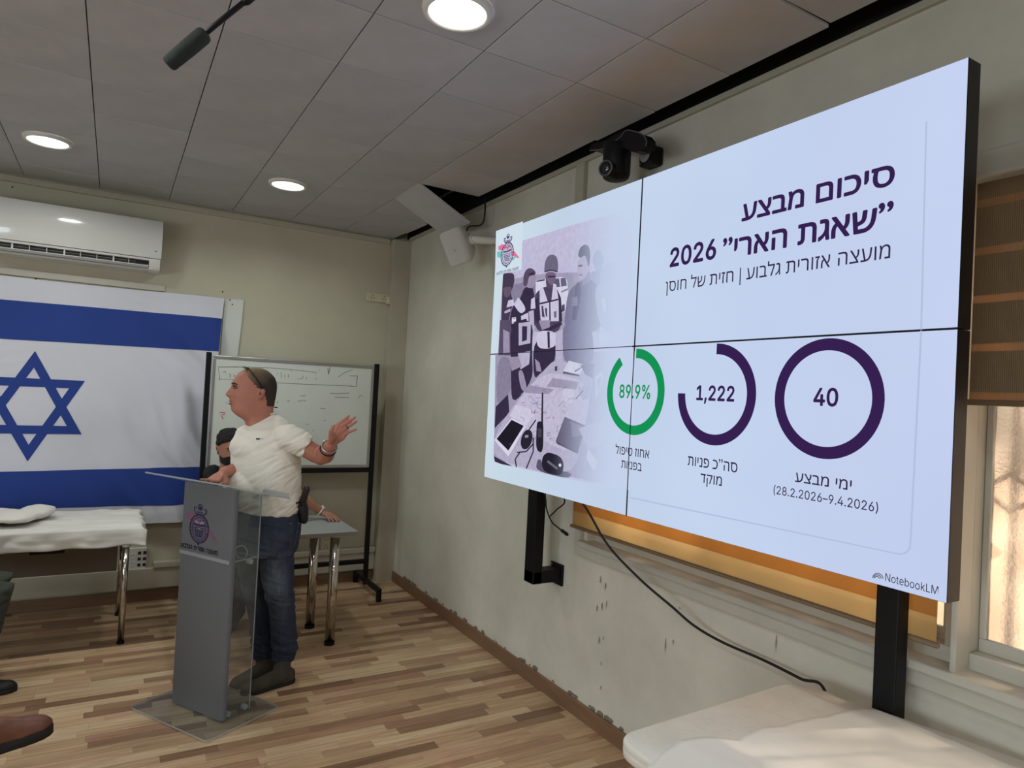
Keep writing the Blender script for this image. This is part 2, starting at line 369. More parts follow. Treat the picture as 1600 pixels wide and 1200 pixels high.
def window(nm, y0, y1, label, sash, sw=.055, st=.04):
    t = thing(nm, label, None, (XW + .1, (y0 + y1) / 2, WZ0), kind='structure')
    fr = MB(); w = .055
    for lo, hi in (((y0, WZ0), (y1, WZ0 + w)), ((y0, WZ1 - w), (y1, WZ1)), ((y0, WZ0 + w), (y0 + sw, WZ1 - w)), ((y1 - sw, WZ0 + w), (y1, WZ1 - w))):
        fr.box((XW + .05, lo[0], lo[1]), (XW + .13, hi[0], hi[1]), .004)
    f = put('window_frame', fr, M['frame'], t)
    n = len(sash) - 1
    for k in range(n):
        a, b = sash[k] , sash[k + 1]; s = .04; xo = .075 if k % 2 else .1
        fb = MB()
        for lo, hi in (((a, WZ0 + w), (b, WZ0 + w + s)), ((a, WZ1 - w - s), (b, WZ1 - w)), ((a, WZ0 + w + s), (a + st, WZ1 - w - s)), ((b - st, WZ0 + w + s), (b, WZ1 - w - s))):
            fb.box((XW + xo, lo[0], lo[1]), (XW + xo + .022, hi[0], hi[1]), .003)
        sh = put('sash', fb, M['frame'], t)
        put('pane', MB().box((XW + xo + .009, a + st, WZ0 + w + s), (XW + xo + .013, b - st, WZ1 - w - s)), Mglass, sh)
    return t
w1 = window('window_1', 1.085, WY1, 'wide window behind the video wall', (1.13, 2.0, 2.875))
w2 = window('window_2', WY0, 1.083, 'window beside the video wall with frosted glass', (-1.575, -.65, .16, 1.066), .016, .02)
put('trim_8', MB().box((XW - .03, 1.066, WZ0 - .01), (XW + .05, 1.084, WZ1), .004), M['frame'], label='upright between the two windows', **STR)
mb = MB().box((XW - .03, WY0 - .07, WZ0 - .075), (XW, WY1 + .03, WZ0), .004).box((XW - .03, WY1 + .0305, WZ0 - .075), (XW, WY1 + .075, WZ1), .004).box((XW - .03, WY0 - .07, WZ1), (XW, WY1 + .075, WZ1 + .055), .004)
put('trim_9', mb, M['frame'], label='window surround', **STR)
put('trim_10', MB().box((XW - .05, WY0 - .07, WZ0 - .022), (XW + .06, WY1 + .03, WZ0 + .008), .006), M['frame'], label='window sill', **STR)
# grille outside window 2
gr = thing('window_grille', 'metal security grille with diamond shapes behind the frosted window', 'grille', (XW + .3, -.3, WZ0))
Mgr = mat('grille_paint', (120, 108, 100), .5)
for k in range(11):
    yy = 1.06 - k * .24
    put('bar', MB().box((XW + .27, yy - .009, WZ0), (XW + .29, yy + .009, WZ1)), Mgr, gr)
    for zz in (1.468, 2.05):
        c = V((XW + .255, yy, zz)); ps = [c + V((0, .085, 0)), c + V((0, 0, .062)), c + V((0, -.085, 0)), c + V((0, 0, -.062))]; mb = MB()
        for q in range(4): mb.limb([ps[q], ps[(q + 1) % 4]], .008, 6)
        put('diamond', mb, Mgr, gr)
put('ground', MB().box((XW + .22, -14, -.4), (30, 20, -.3)), mat('ground_outside', (196, 176, 146), .9, var=.2, scale=1), **STR)
# garden tree whose crown dapples the sunlight on the windows
gt = thing('garden_tree', 'leafy tree outside the windows', 'tree', (5.4, 1.0, -.3))
put('trunk', MB().limb([(5.4, 1.0, -.3), (5.35, 1.05, 1.8), (5.1, 1.1, 3.6)], [.14, .11, .06], 10), mat('bark', (96, 80, 64), .9, bump=.3), gt)
rr = random.Random(4); mb = MB()
for i in range(2600):
    c = V((5.0, 1.2, 4.4)) + V((rr.gauss(0, .5), rr.gauss(0, .95), rr.gauss(0, .55))); a = V((rr.gauss(0, 1), rr.gauss(0, 1), rr.gauss(0, 1))).normalized(); b = a.orthogonal().normalized(); q = .05 + .05 * rr.random()
    mb.add([c + a * q, c + b * q * .5, c - a * q, c - b * q * .5], [[0, 1, 2, 3]])
put('foliage', mb, mat('leaf', (86, 110, 56), .7), gt, kind='stuff', norm=False)
# zebra blinds
def fabric(name, c, tc, fac, alpha=1.0):
    m = bpy.data.materials.new(name); m.use_nodes = True; nt = m.node_tree; N = nt.nodes; L = nt.links; N.remove(N['Principled BSDF'])
    d = N.new('ShaderNodeBsdfDiffuse'); d.inputs[0].default_value = (*srgb(c), 1); t = N.new('ShaderNodeBsdfTranslucent'); t.inputs[0].default_value = (*srgb(tc), 1)
    mx = N.new('ShaderNodeMixShader'); mx.inputs[0].default_value = fac; L.new(d.outputs[0], mx.inputs[1]); L.new(t.outputs[0], mx.inputs[2]); out = mx.outputs[0]
    w = N.new('ShaderNodeTexWave'); w.inputs['Scale'].default_value = 60; w.bands_direction = 'Y'; tc_ = N.new('ShaderNodeTexCoord'); L.new(tc_.outputs['Object'], w.inputs[0])
    bp = N.new('ShaderNodeBump'); bp.inputs['Strength'].default_value = .25; bp.inputs['Distance'].default_value = .004; L.new(w.outputs[0], bp.inputs['Height']); L.new(bp.outputs[0], d.inputs['Normal'])
    if alpha < 1:
        tr = N.new('ShaderNodeBsdfTransparent'); m3 = N.new('ShaderNodeMixShader'); m3.inputs[0].default_value = alpha; L.new(tr.outputs[0], m3.inputs[1]); L.new(out, m3.inputs[2]); out = m3.outputs[0]
    L.new(out, N['Material Output'].inputs[0]); return m
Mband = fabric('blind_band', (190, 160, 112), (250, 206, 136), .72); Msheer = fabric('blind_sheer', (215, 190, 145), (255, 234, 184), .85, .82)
Mband2 = fabric('blind_band_shaded', (140, 120, 94), (170, 134, 96), .16); Msheer2 = fabric('blind_sheer_shaded', (150, 128, 100), (216, 172, 126), .35, .9)  # second blind's fabrics: its weak light is put into darker, less translucent colours
def blind(label, y0, y1, z0, z1, period, x, mats, fr=.5):
    t = thing('zebra_blind', label, 'blind', (x, (y0 + y1) / 2, z0))
    put('cassette', MB().box((x - .05, y0 - .01, z1 - .01), (x + .03, y1 + .01, z1 + .075), .01), M['frame'], t, label='pale blind cassette')
    z = z0 + .02; k = 1
    while z < z1:
        h = period * (fr if k % 2 else 1 - fr); zt = min(z + h, z1)
        put('opaque_band' if k % 2 == 0 else 'sheer_band', MB().box((x, y0, z), (x + .0012, y1, zt)), mats[k % 2], t)
        z = zt; k += 1
    put('bottom_bar', MB().limb([(x - .004, y0 - .004, z0 + .012), (x - .004, y1 + .004, z0 + .012)], .009, 10), mat('blind_bar', (128, 108, 84), .6), t, smooth=True)
    put('side_chain', MB().limb([(x - .012, y0 + .012, z0 + .3), (x - .012, y0 + .012, z1)], .0022, 6), M['alu'], t)
    return t
blind('tan zebra roller blind glowing with daylight below the video wall', 1.115, 3.01, .995, 2.43, .15, XW - .045, (Mband, Msheer))
blind('zebra roller blind toned dark for shade, half raised, right of the video wall', -1.6, 1.05, 1.735, 2.41, .143, XW - .045, (Mband2, Msheer2), .16)
# ================================================================== VIDEO WALL
SY0, SY1, SZ0, SZ1 = .8914, 3.3103, 1.240, 2.6006
vw = thing('video_wall', 'large wall-mounted video wall of four displays showing a bright slide with three ring charts', 'video wall', (XS + .07, 2.1, SZ0))
Mscr = bpy.data.materials.new('slide_background'); Mscr.use_nodes = True; nt = Mscr.node_tree; N = nt.nodes; L = nt.links; N.remove(N['Principled BSDF'])
e = N.new('ShaderNodeEmission'); L.new(e.outputs[0], N['Material Output'].inputs[0]); e.inputs[1].default_value = .93
g = N.new('ShaderNodeNewGeometry'); sp = N.new('ShaderNodeSeparateXYZ'); L.new(g.outputs['Position'], sp.inputs[0])
mr = N.new('ShaderNodeMapRange'); mr.inputs[1].default_value = SY1; mr.inputs[2].default_value = SY0; L.new(sp.outputs[1], mr.inputs[0])
rp = N.new('ShaderNodeValToRGB'); L.new(mr.outputs[0], rp.inputs[0]); el = rp.color_ramp.elements
el[0].color = (*srgb((212, 230, 240)), 1); el[1].color = (*srgb((206, 218, 250)), 1)
for p, c in ((.35, (204, 220, 242)), (.7, (204, 221, 248))): q = el.new(p); q.color = (*srgb(c), 1)
nz = N.new('ShaderNodeTexNoise'); nz.inputs['Scale'].default_value = 1.3; L.new(g.outputs['Position'], nz.inputs[0]); mxx = N.new('ShaderNodeMix'); mxx.data_type = 'RGBA'; mxx.blend_type = 'MULTIPLY'; mxx.inputs[0].default_value = 1
r3 = N.new('ShaderNodeValToRGB'); r3.color_ramp.elements[0].position = .3; r3.color_ramp.elements[0].color = (.93, .93, .95, 1); r3.color_ramp.elements[1].position = .7; L.new(nz.outputs[0], r3.inputs[0])
L.new(rp.outputs[0], mxx.inputs[6]); L.new(r3.outputs[0], mxx.inputs[7]); L.new(mxx.outputs[2], e.inputs[0])
ym, zm = (SY0 + SY1) / 2, (SZ0 + SZ1) / 2; g_ = .0015
for a, b in ((SY0, ym - g_), (ym + g_, SY1)):
    for c, d in ((SZ0, zm - g_), (zm + g_, SZ1)):
        p_ = put('display_panel', MB().box((XS + .002, a, c), (XS + .062, b, d), .002), M['blackp'], vw)
        put('screen', MB().box((XS + .0005, a + .0015, c + .0015), (XS + .0022, b - .0015, d - .0015)), Mscr, p_)
put('bezel_seam', MB().box((XS - .0026, ym - g_, SZ0), (XS + .001, ym + g_, SZ1)).box((XS - .0026, SY0, zm - g_), (XS + .001, SY1, zm + g_)), M['dark'], vw, label='thin black seams between the displays')
put('mount_frame', MB().box((XS + .062, SY0 + .1, SZ0 + .08), (XS + .10, SY1 - .1, SZ0 + .13)).box((XS + .062, SY0 + .1, SZ1 - .13), (XS + .10, SY1 - .1, SZ1 - .08)).box((XS + .062, ym - .03, SZ0 + .08), (XS + .1, ym + .03, SZ1 - .08)), M['dark'], vw)
# slide picture: flat print on the screen
def fadecol(name):
    m = bpy.data.materials.new(name); m.use_nodes = True; nt = m.node_tree; N = nt.nodes; L = nt.links; N.remove(N['Principled BSDF'])
    e = N.new('ShaderNodeEmission'); L.new(e.outputs[0], N['Material Output'].inputs[0]); e.inputs[1].default_value = .93
    a = N.new('ShaderNodeAttribute'); a.attribute_name = 'Col'; g = N.new('ShaderNodeNewGeometry'); s = N.new('ShaderNodeSeparateXYZ'); L.new(g.outputs['Position'], s.inputs[0])
    yA = at(868, 560, 'x', XS).y; yB = at(972, 560, 'x', XS).y
    r = N.new('ShaderNodeMapRange'); r.interpolation_type = 'SMOOTHSTEP'; r.inputs[1].default_value = yA; r.inputs[2].default_value = yB; L.new(s.outputs[1], r.inputs[0])
    n = N.new('ShaderNodeTexNoise'); n.inputs['Scale'].default_value = 38; n.inputs['Detail'].default_value = 5; L.new(g.outputs['Position'], n.inputs[0])
    rr_ = N.new('ShaderNodeValToRGB'); rr_.color_ramp.elements[0].position = .3; rr_.color_ramp.elements[0].color = (.92, .92, .93, 1); rr_.color_ramp.elements[1].position = .66; rr_.color_ramp.elements[1].color = (1.06, 1.05, 1.06, 1); L.new(n.outputs[0], rr_.inputs[0])
    mu = N.new('ShaderNodeMix'); mu.data_type = 'RGBA'; mu.blend_type = 'MULTIPLY'; mu.inputs[0].default_value = 1; L.new(a.outputs[0], mu.inputs[6]); L.new(rr_.outputs[0], mu.inputs[7])
    mx = N.new('ShaderNodeMix'); mx.data_type = 'RGBA'; L.new(r.outputs[0], mx.inputs[0]); L.new(mu.outputs[2], mx.inputs[6]); mx.inputs[7].default_value = (*srgb((203, 216, 242)), 1)
    L.new(mx.outputs[2], e.inputs[0]); return m
zi = [0]
class Flat(MB):
    """polygons lying on the screen plane, each a hair nearer the room than the last"""
    def poly(s, pts, col):
        zi[0] += 1; x = XS - 3e-6 * zi[0]
        if len(pts) >= 5 and col is not None and len(pts) < 17:
            for _ in range(2):
                q = []
                for i in range(len(pts)):
                    a, b = pts[i], pts[(i + 1) % len(pts)]; q += [(a[0] * .78 + b[0] * .22, a[1] * .78 + b[1] * .22), (a[0] * .22 + b[0] * .78, a[1] * .22 + b[1] * .78)]
                pts = q
        P = [at(u, v, 'x', XS) for u, v in pts]; s.add([V((x, p.y, p.z)) for p in P], [list(range(len(P)))], col)
        return s
def A(*p): return [(750 + x / 6.316, 330 + y / 6.316) for x, y in p]
def B(*p): return [(750 + x / 4.136, 500 + y / 4.136) for x, y in p]
def el_(cx, cy, rx, ry, n=18, rot=0, a0=0, a1=360):
    o = []
    for k in range(n):
        t = math.radians(a0 + (a1 - a0) * k / (n if a1 - a0 == 360 else n - 1)); x = rx * math.cos(t); y = ry * math.sin(t); c, s = math.cos(rot), math.sin(rot); o.append((cx + x * c - y * s, cy + x * s + y * c))
    return o
def ln(p, q, w):
    dx, dy = q[0] - p[0], q[1] - p[1]; l = math.hypot(dx, dy) or 1; nx, ny = -dy / l * w / 2, dx / l * w / 2
    return [(p[0] + nx, p[1] + ny), (q[0] + nx, q[1] + ny), (q[0] - nx, q[1] - ny), (p[0] - nx, p[1] - ny)]
F = Flat()
DK = (58, 48, 72); DK2 = (80, 70, 95); MD = (120, 110, 138); LT = (206, 202, 226); LT2 = (186, 180, 206); SK = (158, 146, 172)
F.poly(A((230, 350), (425, 290), (1000, 108), (1500, -20), (1500, 900)) + B((985, 240), (960, 1105), (760, 1068), (130, 928), (88, 905), (86, 860)), (196, 192, 220))
F.poly(A((228, 690), (420, 650), (640, 615), (1000, 600), (1400, 640), (1500, 1200), (205, 1200)), (168, 160, 184))
F.poly(A((228, 760), (420, 700), (560, 690), (560, 900), (210, 1200)), (140, 132, 158))
F.poly(A((800, 620), (870, 600), (930, 640), (930, 760), (830, 780)), (158, 156, 182))
F.poly(A((545, 720), (560, 690), (660, 665), (840, 645), (862, 690), (872, 800), (872, 1010), (560, 1010)), (216, 216, 234))
F.poly(A((690, 672), (780, 662), (790, 745), (700, 760)), (96, 92, 116)); F.poly(A((796, 662), (845, 656), (858, 735), (800, 745)), (104, 100, 126))
F.poly(A((560, 688), (640, 672), (640, 684), (560, 698)), DK)
F.poly(A((800, 790), (865, 760), (868, 775), (802, 806)), (130, 126, 150)); F.poly(A((806, 930), (835, 915), (838, 980), (806, 1000)), DK2)
# figure 5/6 (fading)
F.poly(A(*el_(1168, 485, 52, 105)), (158, 164, 196)); F.poly(A((1100, 600), (1230, 560), (1300, 800), (1120, 900)), (150, 155, 188))
# figure 4
F.poly(A((985, 690), (1090, 660), (1180, 760), (1215, 900), (1190, 1200), (826, 1200), (850, 900), (880, 780)), (118, 114, 144))
F.poly(A((1000, 600), (1080, 590), (1090, 690), (1010, 740)), (146, 140, 168)); F.poly(A((960, 470), (1070, 430), (1086, 560), (1050, 650), (990, 690), (965, 640)), (182, 174, 202))
F.poly(A((965, 440), (985, 360), (1040, 322), (1085, 360), (1088, 480), (1072, 560), (1058, 500), (1040, 430), (990, 465)), (86, 80, 104))
F.poly(A((968, 535), (1010, 525), (1012, 545), (972, 552)), DK2); F.poly(A((975, 625), (1010, 618), (1008, 634), (978, 638)), MD)
F.poly(A((940, 720), (985, 690), (1000, 830), (930, 1160), (900, 1160)), (92, 88, 118)); F.poly(A((905, 850), (960, 840), (965, 930), (905, 940)), (134, 130, 160))
F.poly(A(*el_(1345, 660, 165, 170)), (166, 176, 208)); F.poly(A((1120, 760), (1240, 680), (1400, 800), (1500, 1200), (1190, 1200)), (172, 180, 212)); F.poly(A((1200, 860), (1235, 850), (1250, 960), (1220, 1000)), (214, 218, 240))
# figure 3 with helmet
F.poly(A((555, 800), (640, 740), (760, 740), (800, 900), (812, 1090), (770, 1200), (560, 1200), (525, 1000), (530, 880)), DK2)
F.poly(A((640, 600), (755, 600), (742, 700), (700, 760), (655, 710)), (118, 102, 128)); F.poly(A((650, 590), (655, 680), (700, 735), (735, 720), (700, 770), (650, 750)), (88, 76, 100))
F.poly(A((632, 600), (640, 500), (670, 440), (715, 424), (760, 450), (772, 530), (768, 612), (720, 590), (660, 590)), (112, 106, 130)); F.poly(A((632, 590), (700, 572), (768, 592), (766, 606), (700, 588), (636, 606)), (78, 70, 92))
F.poly(A((668, 640), (740, 636), (738, 652), (670, 656)), (62, 52, 74))
F.poly(A((588, 770), (620, 745), (672, 900), (590, 912)), LT); F.poly(A((724, 715), (752, 722), (774, 865), (704, 888)), LT)
F.poly(A((588, 915), (778, 865), (778, 1085), (600, 1090)), LT); F.poly(A((588, 905), (775, 862), (776, 878), (588, 922)), DK); F.poly(A((682, 880), (694, 878), (698, 1085), (684, 1085)), DK)
F.poly(A((606, 935), (622, 932), (640, 1050), (612, 1040)), DK2); F.poly(A((640, 960), (662, 955), (664, 1040), (650, 1040)), DK2); F.poly(A((728, 990), (756, 985), (756, 1050), (730, 1052)), MD)
F.poly(A((525, 900), (575, 850), (590, 1080), (560, 1110)), DK); F.poly(A((776, 800), (800, 860), (812, 1090), (778, 1080)), DK); F.poly(A((580, 1080), (690, 1075), (690, 1150), (610, 1170)), SK); F.poly(A((630, 1170), (800, 1090), (812, 1120), (650, 1200)), DK)
# figure 2
F.poly(A((395, 870), (440, 740), (540, 760), (560, 1200), (300, 1200), (292, 1050), (330, 920)), DK)
F.poly(A(*el_(492, 660, 58, 100)), SK); F.poly(A((428, 745), (426, 640), (455, 575), (500, 557), (548, 590), (550, 630), (480, 640), (468, 735)), (92, 78, 102)); F.poly(A((470, 625), (520, 600), (545, 618), (500, 632)), DK)
F.poly(A((490, 760), (530, 765), (515, 790), (495, 785)), DK)
F.poly(A((360, 880), (378, 840), (462, 970), (400, 1018), (330, 920)), LT); F.poly(A((505, 870), (540, 845), (548, 960), (500, 965)), LT)
F.poly(A((405, 1035), (475, 1000), (490, 1200), (415, 1200)), LT); F.poly(A((480, 990), (530, 975), (540, 1200), (500, 1200)), LT2); F.poly(A((420, 1070), (460, 1060), (470, 1200), (425, 1200)), DK)
F.poly(A((315, 1052), (356, 1046), (354, 1104), (314, 1110)), (226, 226, 240)); F.poly(A((320, 1060), (350, 1056), (350, 1062), (320, 1066)), DK2); F.poly(A((320, 1092), (350, 1088), (350, 1094), (320, 1098)), DK2)
# figure 1
F.poly(A((226, 640), (232, 612), (335, 606), (342, 690), (322, 760), (300, 800), (330, 900), (300, 1000), (260, 1200), (205, 1200), (215, 900)), (72, 62, 84)); F.poly(A((226, 752), (318, 742), (300, 820), (280, 850), (240, 850)), (104, 88, 108))
F.poly(A((280, 880), (330, 870), (340, 930), (262, 950)), LT); F.poly(A((240, 990), (300, 960), (300, 990), (245, 1010)), LT2)
# lower half
F.poly(B((100, 215), (1000, 200), (970, 1100), (90, 900)), (164, 156, 182))
F.poly(B((130, 0), (200, 0), (205, 230), (118, 228)), (92, 82, 106)); F.poly(B((150, 60), (190, 80), (192, 210), (150, 215)), (158, 150, 176))
F.poly(B((115, 235), (200, 240), (215, 420), (180, 490), (102, 560)), (138, 132, 156)); F.poly(B((102, 560), (182, 480), (190, 600), (94, 700)), DK)
F.poly(B((195, 0), (345, 0), (335, 210), (345, 385), (205, 560), (200, 330)), DK); F.poly(B((250, 20), (330, 10), (325, 150), (250, 165)), LT2); F.poly(B((272, 40), (305, 40), (303, 130), (272, 140)), DK); F.poly(B((245, 215), (325, 200), (318, 285), (262, 320)), LT2); F.poly(B((190, 240), (250, 235), (270, 300), (205, 330)), SK)
F.poly(B((245, 330), (275, 320), (305, 440), (290, 470), (262, 440)), SK)
F.poly(B((345, 120), (490, 120), (486, 280), (400, 335), (345, 390)), DK); F.poly(B((362, 70), (490, 70), (492, 165), (440, 188), (370, 180)), LT); F.poly(B((435, 75), (450, 75), (452, 180), (438, 182)), DK); F.poly(B((355, 250), (385, 275), (398, 335), (365, 330)), SK)
F.poly(B((492, 80), (535, 60), (535, 280), (490, 270)), LT2)
F.poly(B((535, 0), (720, 0), (745, 300), (570, 290), (535, 240)), (120, 116, 146))
F.poly(B((445, 290), (480, 262), (560, 270), (740, 320), (715, 480), (680, 680), (605, 1030), (90, 905), (88, 760), (180, 600), (330, 420)), (182, 176, 202))
F.poly(B((405, 320), (700, 400), (712, 560), (690, 690), (600, 895), (165, 625)), (196, 190, 214))
mp_ = random.Random(9)
F.poly(B((470, 375), (640, 400), (620, 450), (430, 430)), (160, 152, 178)); F.poly(B((320, 420), (480, 450), (440, 480), (290, 470)), (158, 150, 176)); F.poly(B((230, 550), (370, 585), (300, 680), (190, 620)), (210, 204, 226)); F.poly(B((545, 440), (610, 450), (600, 540), (530, 520)), (206, 202, 224))
for _ in range(46):
    x, y = mp_.uniform(260, 660), mp_.uniform(400, 800)
    if y < 420 + (660 - x) * .0 or x + .0 * y < 200: continue
    if (x - 165) * .62 + 625 < y - 20: continue
    p = (x, y)
    for _k in range(4):
        q = (p[0] + mp_.uniform(-26, 26), p[1] + mp_.uniform(-22, 26)); F.poly(B(*ln(p, q, mp_.choice((1.6, 2.2, 3)))), mp_.choice(((128, 120, 148), (148, 140, 166), (110, 104, 130)))); p = q
F.poly(B((575, 263), (682, 290), (645, 352), (538, 330)), (214, 212, 230)); F.poly(B((538, 332), (645, 354), (642, 366), (538, 346)), DK2); F.poly(B((610, 330), (660, 300), (664, 304), (616, 336)), DK2)
F.poly(B((484, 300), (500, 298), (500, 328), (484, 330)), DK2)
F.poly(B((94, 775), (205, 632), (300, 684), (184, 882)), (222, 220, 236)); F.poly(B((108, 768), (205, 645), (284, 684), (184, 844)), (34, 30, 42)); F.poly(B((186, 800), (208, 790), (196, 812)), (60, 56, 70))
F.poly(B((92, 880), (210, 945), (140, 932), (96, 915)), DK)
F.poly(B((400, 470), (410, 470), (408, 690), (396, 690)), (48, 44, 58)); F.poly(B((366, 690), (372, 655), (404, 655), (412, 690), (408, 862), (362, 842)), (40, 36, 50)); F.poly(B((374, 700), (400, 702), (398, 760), (374, 756)), (70, 66, 82))
F.poly(B(*el_(302, 772, 36, 66, rot=.25)), (42, 38, 52)); F.poly(B((290, 745), (314, 742), (312, 760), (292, 762)), (150, 146, 168))
for p, q in (((318, 708), (362, 645)), ((262, 850), (228, 900)), ((228, 900), (236, 950)), ((345, 760), (345, 850)), ((345, 850), (300, 960)), ((240, 856), (300, 850)), ((300, 850), (345, 800))): F.poly(B(*ln(p, q, 8)), (44, 40, 54))
F.poly(B((372, 900), (395, 900), (410, 960), (600, 985), (575, 1028), (360, 975)), (96, 90, 112)); F.poly(B((405, 880), (440, 852), (520, 880), (545, 930), (530, 1010), (420, 985), (398, 940)), (40, 36, 50)); F.poly(B((440, 905), (505, 955), (498, 968), (434, 920)), (110, 106, 126)); F.poly(B(*el_(518, 938, 9, 11)), (230, 228, 240))
F.poly(B((548, 625), (684, 682), (632, 866), (490, 782)), (98, 90, 118)); F.poly(B((585, 655), (680, 695), (655, 745), (600, 760)), (128, 120, 148)); F.poly(B((632, 866), (640, 870), (500, 800), (490, 782)), DK)
# leaning person at the right of the table, fading
F.poly(B((650, 290), (740, 280), (730, 380), (680, 350)), (110, 104, 130)); F.poly(B((640, 450), (705, 395), (760, 480), (665, 520)), (176, 170, 198)); F.poly(B(*ln((620, 510), (668, 455), 6)), DK)
F.poly(B((745, 280), (1000, 190), (985, 1080), (600, 1030), (640, 860), (690, 640), (720, 450)), (160, 158, 188)); F.poly(B((745, 370), (790, 330), (800, 380), (750, 510)), (206, 204, 228)); F.poly(B((758, 390), (784, 360), (788, 385), (760, 470)), (160, 156, 186)); F.poly(B((640, 700), (820, 640), (800, 790), (700, 840)), (178, 176, 204)); F.poly(B((700, 830), (760, 920), (740, 980), (690, 900)), (206, 206, 230))
F.poly(B((780, 40), (870, 110), (780, 180), (770, 100)), (206, 212, 236))
put('slide_photo', F, fadecol('slide_photo_print'), vw, norm=False)
# white corner bits + logo card on the slide
def flatprint(name, polys, m, label=None):
    Fz = Flat()
    for p in polys: Fz.poly(p, None)
    return put(name, Fz, m, vw, norm=False, label=label)
flatprint('logo_card', [A((160, 196), (425, 100), (411, 577), (150, 628))], emis('card_white', (214, 230, 242), .93))
# subtle slide card shadow lines
px = lambda *p: [tuple(a) for a in p]
shade_ = emis('card_shade', (188, 200, 232), .9)
flatprint('card_edge', [px((1446.5, 190), (1449, 189.2), (1441, 520), (1438, 520)), px((1438, 520), (1441, 520), (1424.5, 845), (1421.5, 845)), px((1421.5, 845), (1424.5, 845), (1423, 857), (1418, 864), (1409, 867), (1403, 866.4), (1403, 864), (1410, 864.6), (1416.5, 861), (1420.5, 855)), px((1403, 866.4), (1403, 864.2), (985, 776.5), (985, 778.6))], shade_)
MP = emis('slide_purple', (56, 34, 84), .9); MG = emis('slide_green', (22, 148, 86), .95); MT = emis('slide_text', (52, 44, 72), .9)
# rings
def ringchart(name, l, r, t, b, th, a0, a1, m):
    f_ = lambda p: at(930 + p[0] / 2.807, 500 + p[1] / 2.807, 'x', XS)
    l, r, t, b = f_(l), f_(r), f_(t), f_(b); cy = (l.y + r.y) / 2; cz = (t.z + b.z) / 2; R = ((l.y - r.y) + (t.z - b.z)) / 4
    zi[0] += 1; x = XS - 3e-6 * zi[0]; n = 72; vs = []; fs = []
    for k in range(n + 1):
        a = math.radians(a0 + (a1 - a0) * k / n)   # clockwise from top; image right = -y
        for q in (R, R * (1 - th)): vs.append(V((x, cy - q * math.sin(a), cz + q * math.cos(a))))
    for k in range(n): fs.append([2 * k, 2 * k + 1, 2 * k + 3, 2 * k + 2])
    put(name, MB().add(vs, fs), m, vw, norm=False)
ringchart('ring_chart', (788, 335), (1272, 345), (1040, 80), (1030, 612), .20, 0, 360, MP)
ringchart('ring_chart', (363, 325), (708, 320), (530, 105), (530, 550), .21, 0, 270, MP)
ringchart('ring_chart', (55, 310), (303, 320), (177, 123), (170, 508), .22, 0, 324, MG)
# text
FONTS = {}
def getfont(latin):
    if latin not in FONTS:
        try: FONTS[latin] = bpy.data.fonts.load(bpy.utils.system_resource('DATAFILES', path='fonts') + '/Inter.woff2') if latin else None
        except Exception as e_: FONTS[latin] = None
    return FONTS[latin]
from mathutils.geometry import tessellate_polygon
def textmesh(s, off=0):
    """glyph outlines -> filled triangles; every outer contour is filled on its own, so overlapping strokes stay solid"""
    c = bpy.data.curves.new('t', 'FONT'); c.body = s; c.resolution_u = 3
    f = getfont(not any('\u0590' <= q <= '\u05ff' for q in s))
    if f: c.font = f
    o = bpy.data.objects.new('t', c); COL.objects.link(o)
    dg = bpy.context.evaluated_depsgraph_get(); cv = o.evaluated_get(dg).to_curve(dg)
    loops = []
    for sp in cv.splines:
        P = []; bp_ = list(sp.bezier_points); n = len(bp_)
        if sp.type != 'BEZIER': P = [V((p.co.x, p.co.y)) for p in sp.points]
        for i in range(n):
            a, b = bp_[i], bp_[(i + 1) % n]; p0, p1, p2, p3 = a.co.xy, a.handle_right.xy, b.handle_left.xy, b.co.xy
            st = (p1 - p0).cross(p3 - p0) if False else abs((p1 - p0).x * (p3 - p0).y - (p1 - p0).y * (p3 - p0).x) + abs((p2 - p0).x * (p3 - p0).y - (p2 - p0).y * (p3 - p0).x)
            k = 1 if st < 1e-6 else 4
            for q in range(k):
                t = q / k; P.append(p0 * (1 - t) ** 3 + p1 * 3 * t * (1 - t) ** 2 + p2 * 3 * t * t * (1 - t) + p3 * t ** 3)
        Q = []
        for p in P:
            if not Q or (p - Q[-1]).length > 1e-4: Q.append(p)
        if len(Q) > 2 and (Q[0] - Q[-1]).length < 1e-4: Q.pop()
        if len(Q) > 2: loops.append(Q)
    bpy.data.objects.remove(o)
    ar = lambda L_: sum(L_[i].x * L_[(i + 1) % len(L_)].y - L_[(i + 1) % len(L_)].x * L_[i].y for i in range(len(L_))) / 2
    sg = 1 if ar(max(loops, key=lambda l: abs(ar(l)))) > 0 else -1
    inside = lambda p, L_: sum(((L_[i].y > p.y) != (L_[i - 1].y > p.y)) and (p.x < (L_[i - 1].x - L_[i].x) * (p.y - L_[i].y) / (L_[i - 1].y - L_[i].y) + L_[i].x) for i in range(len(L_))) % 2 == 1
    hol = {id(l): any(l is not m_ and all(inside(p, m_) for p in l) for m_ in loops) for l in loops}
    holes = [l for l in loops if hol[id(l)]]; outer = [l for l in loops if not hol[id(l)]]; co = []; fs = []
    for l in outer:
        g = [l] + [h for h in holes if inside(h[0], l)]
        pts = [V((p.x, p.y, 0)) for q in g for p in q]; tr_ = tessellate_polygon([[V((p.x, p.y, 0)) for p in q] for q in g])
        n = len(co); co += pts; fs += [[a + n for a in t] for t in tr_]
    if off:
        base = list(co); bf = list(fs)
        for k in range(8):
            d = V((math.cos(k * math.pi / 4), math.sin(k * math.pi / 4), 0)) * off; n = len(co); co += [p + d + V((0, 0, 0)) for p in base]; fs += [[a + n for a in t] for t in bf]
    return np.array([p[:] for p in co]), fs
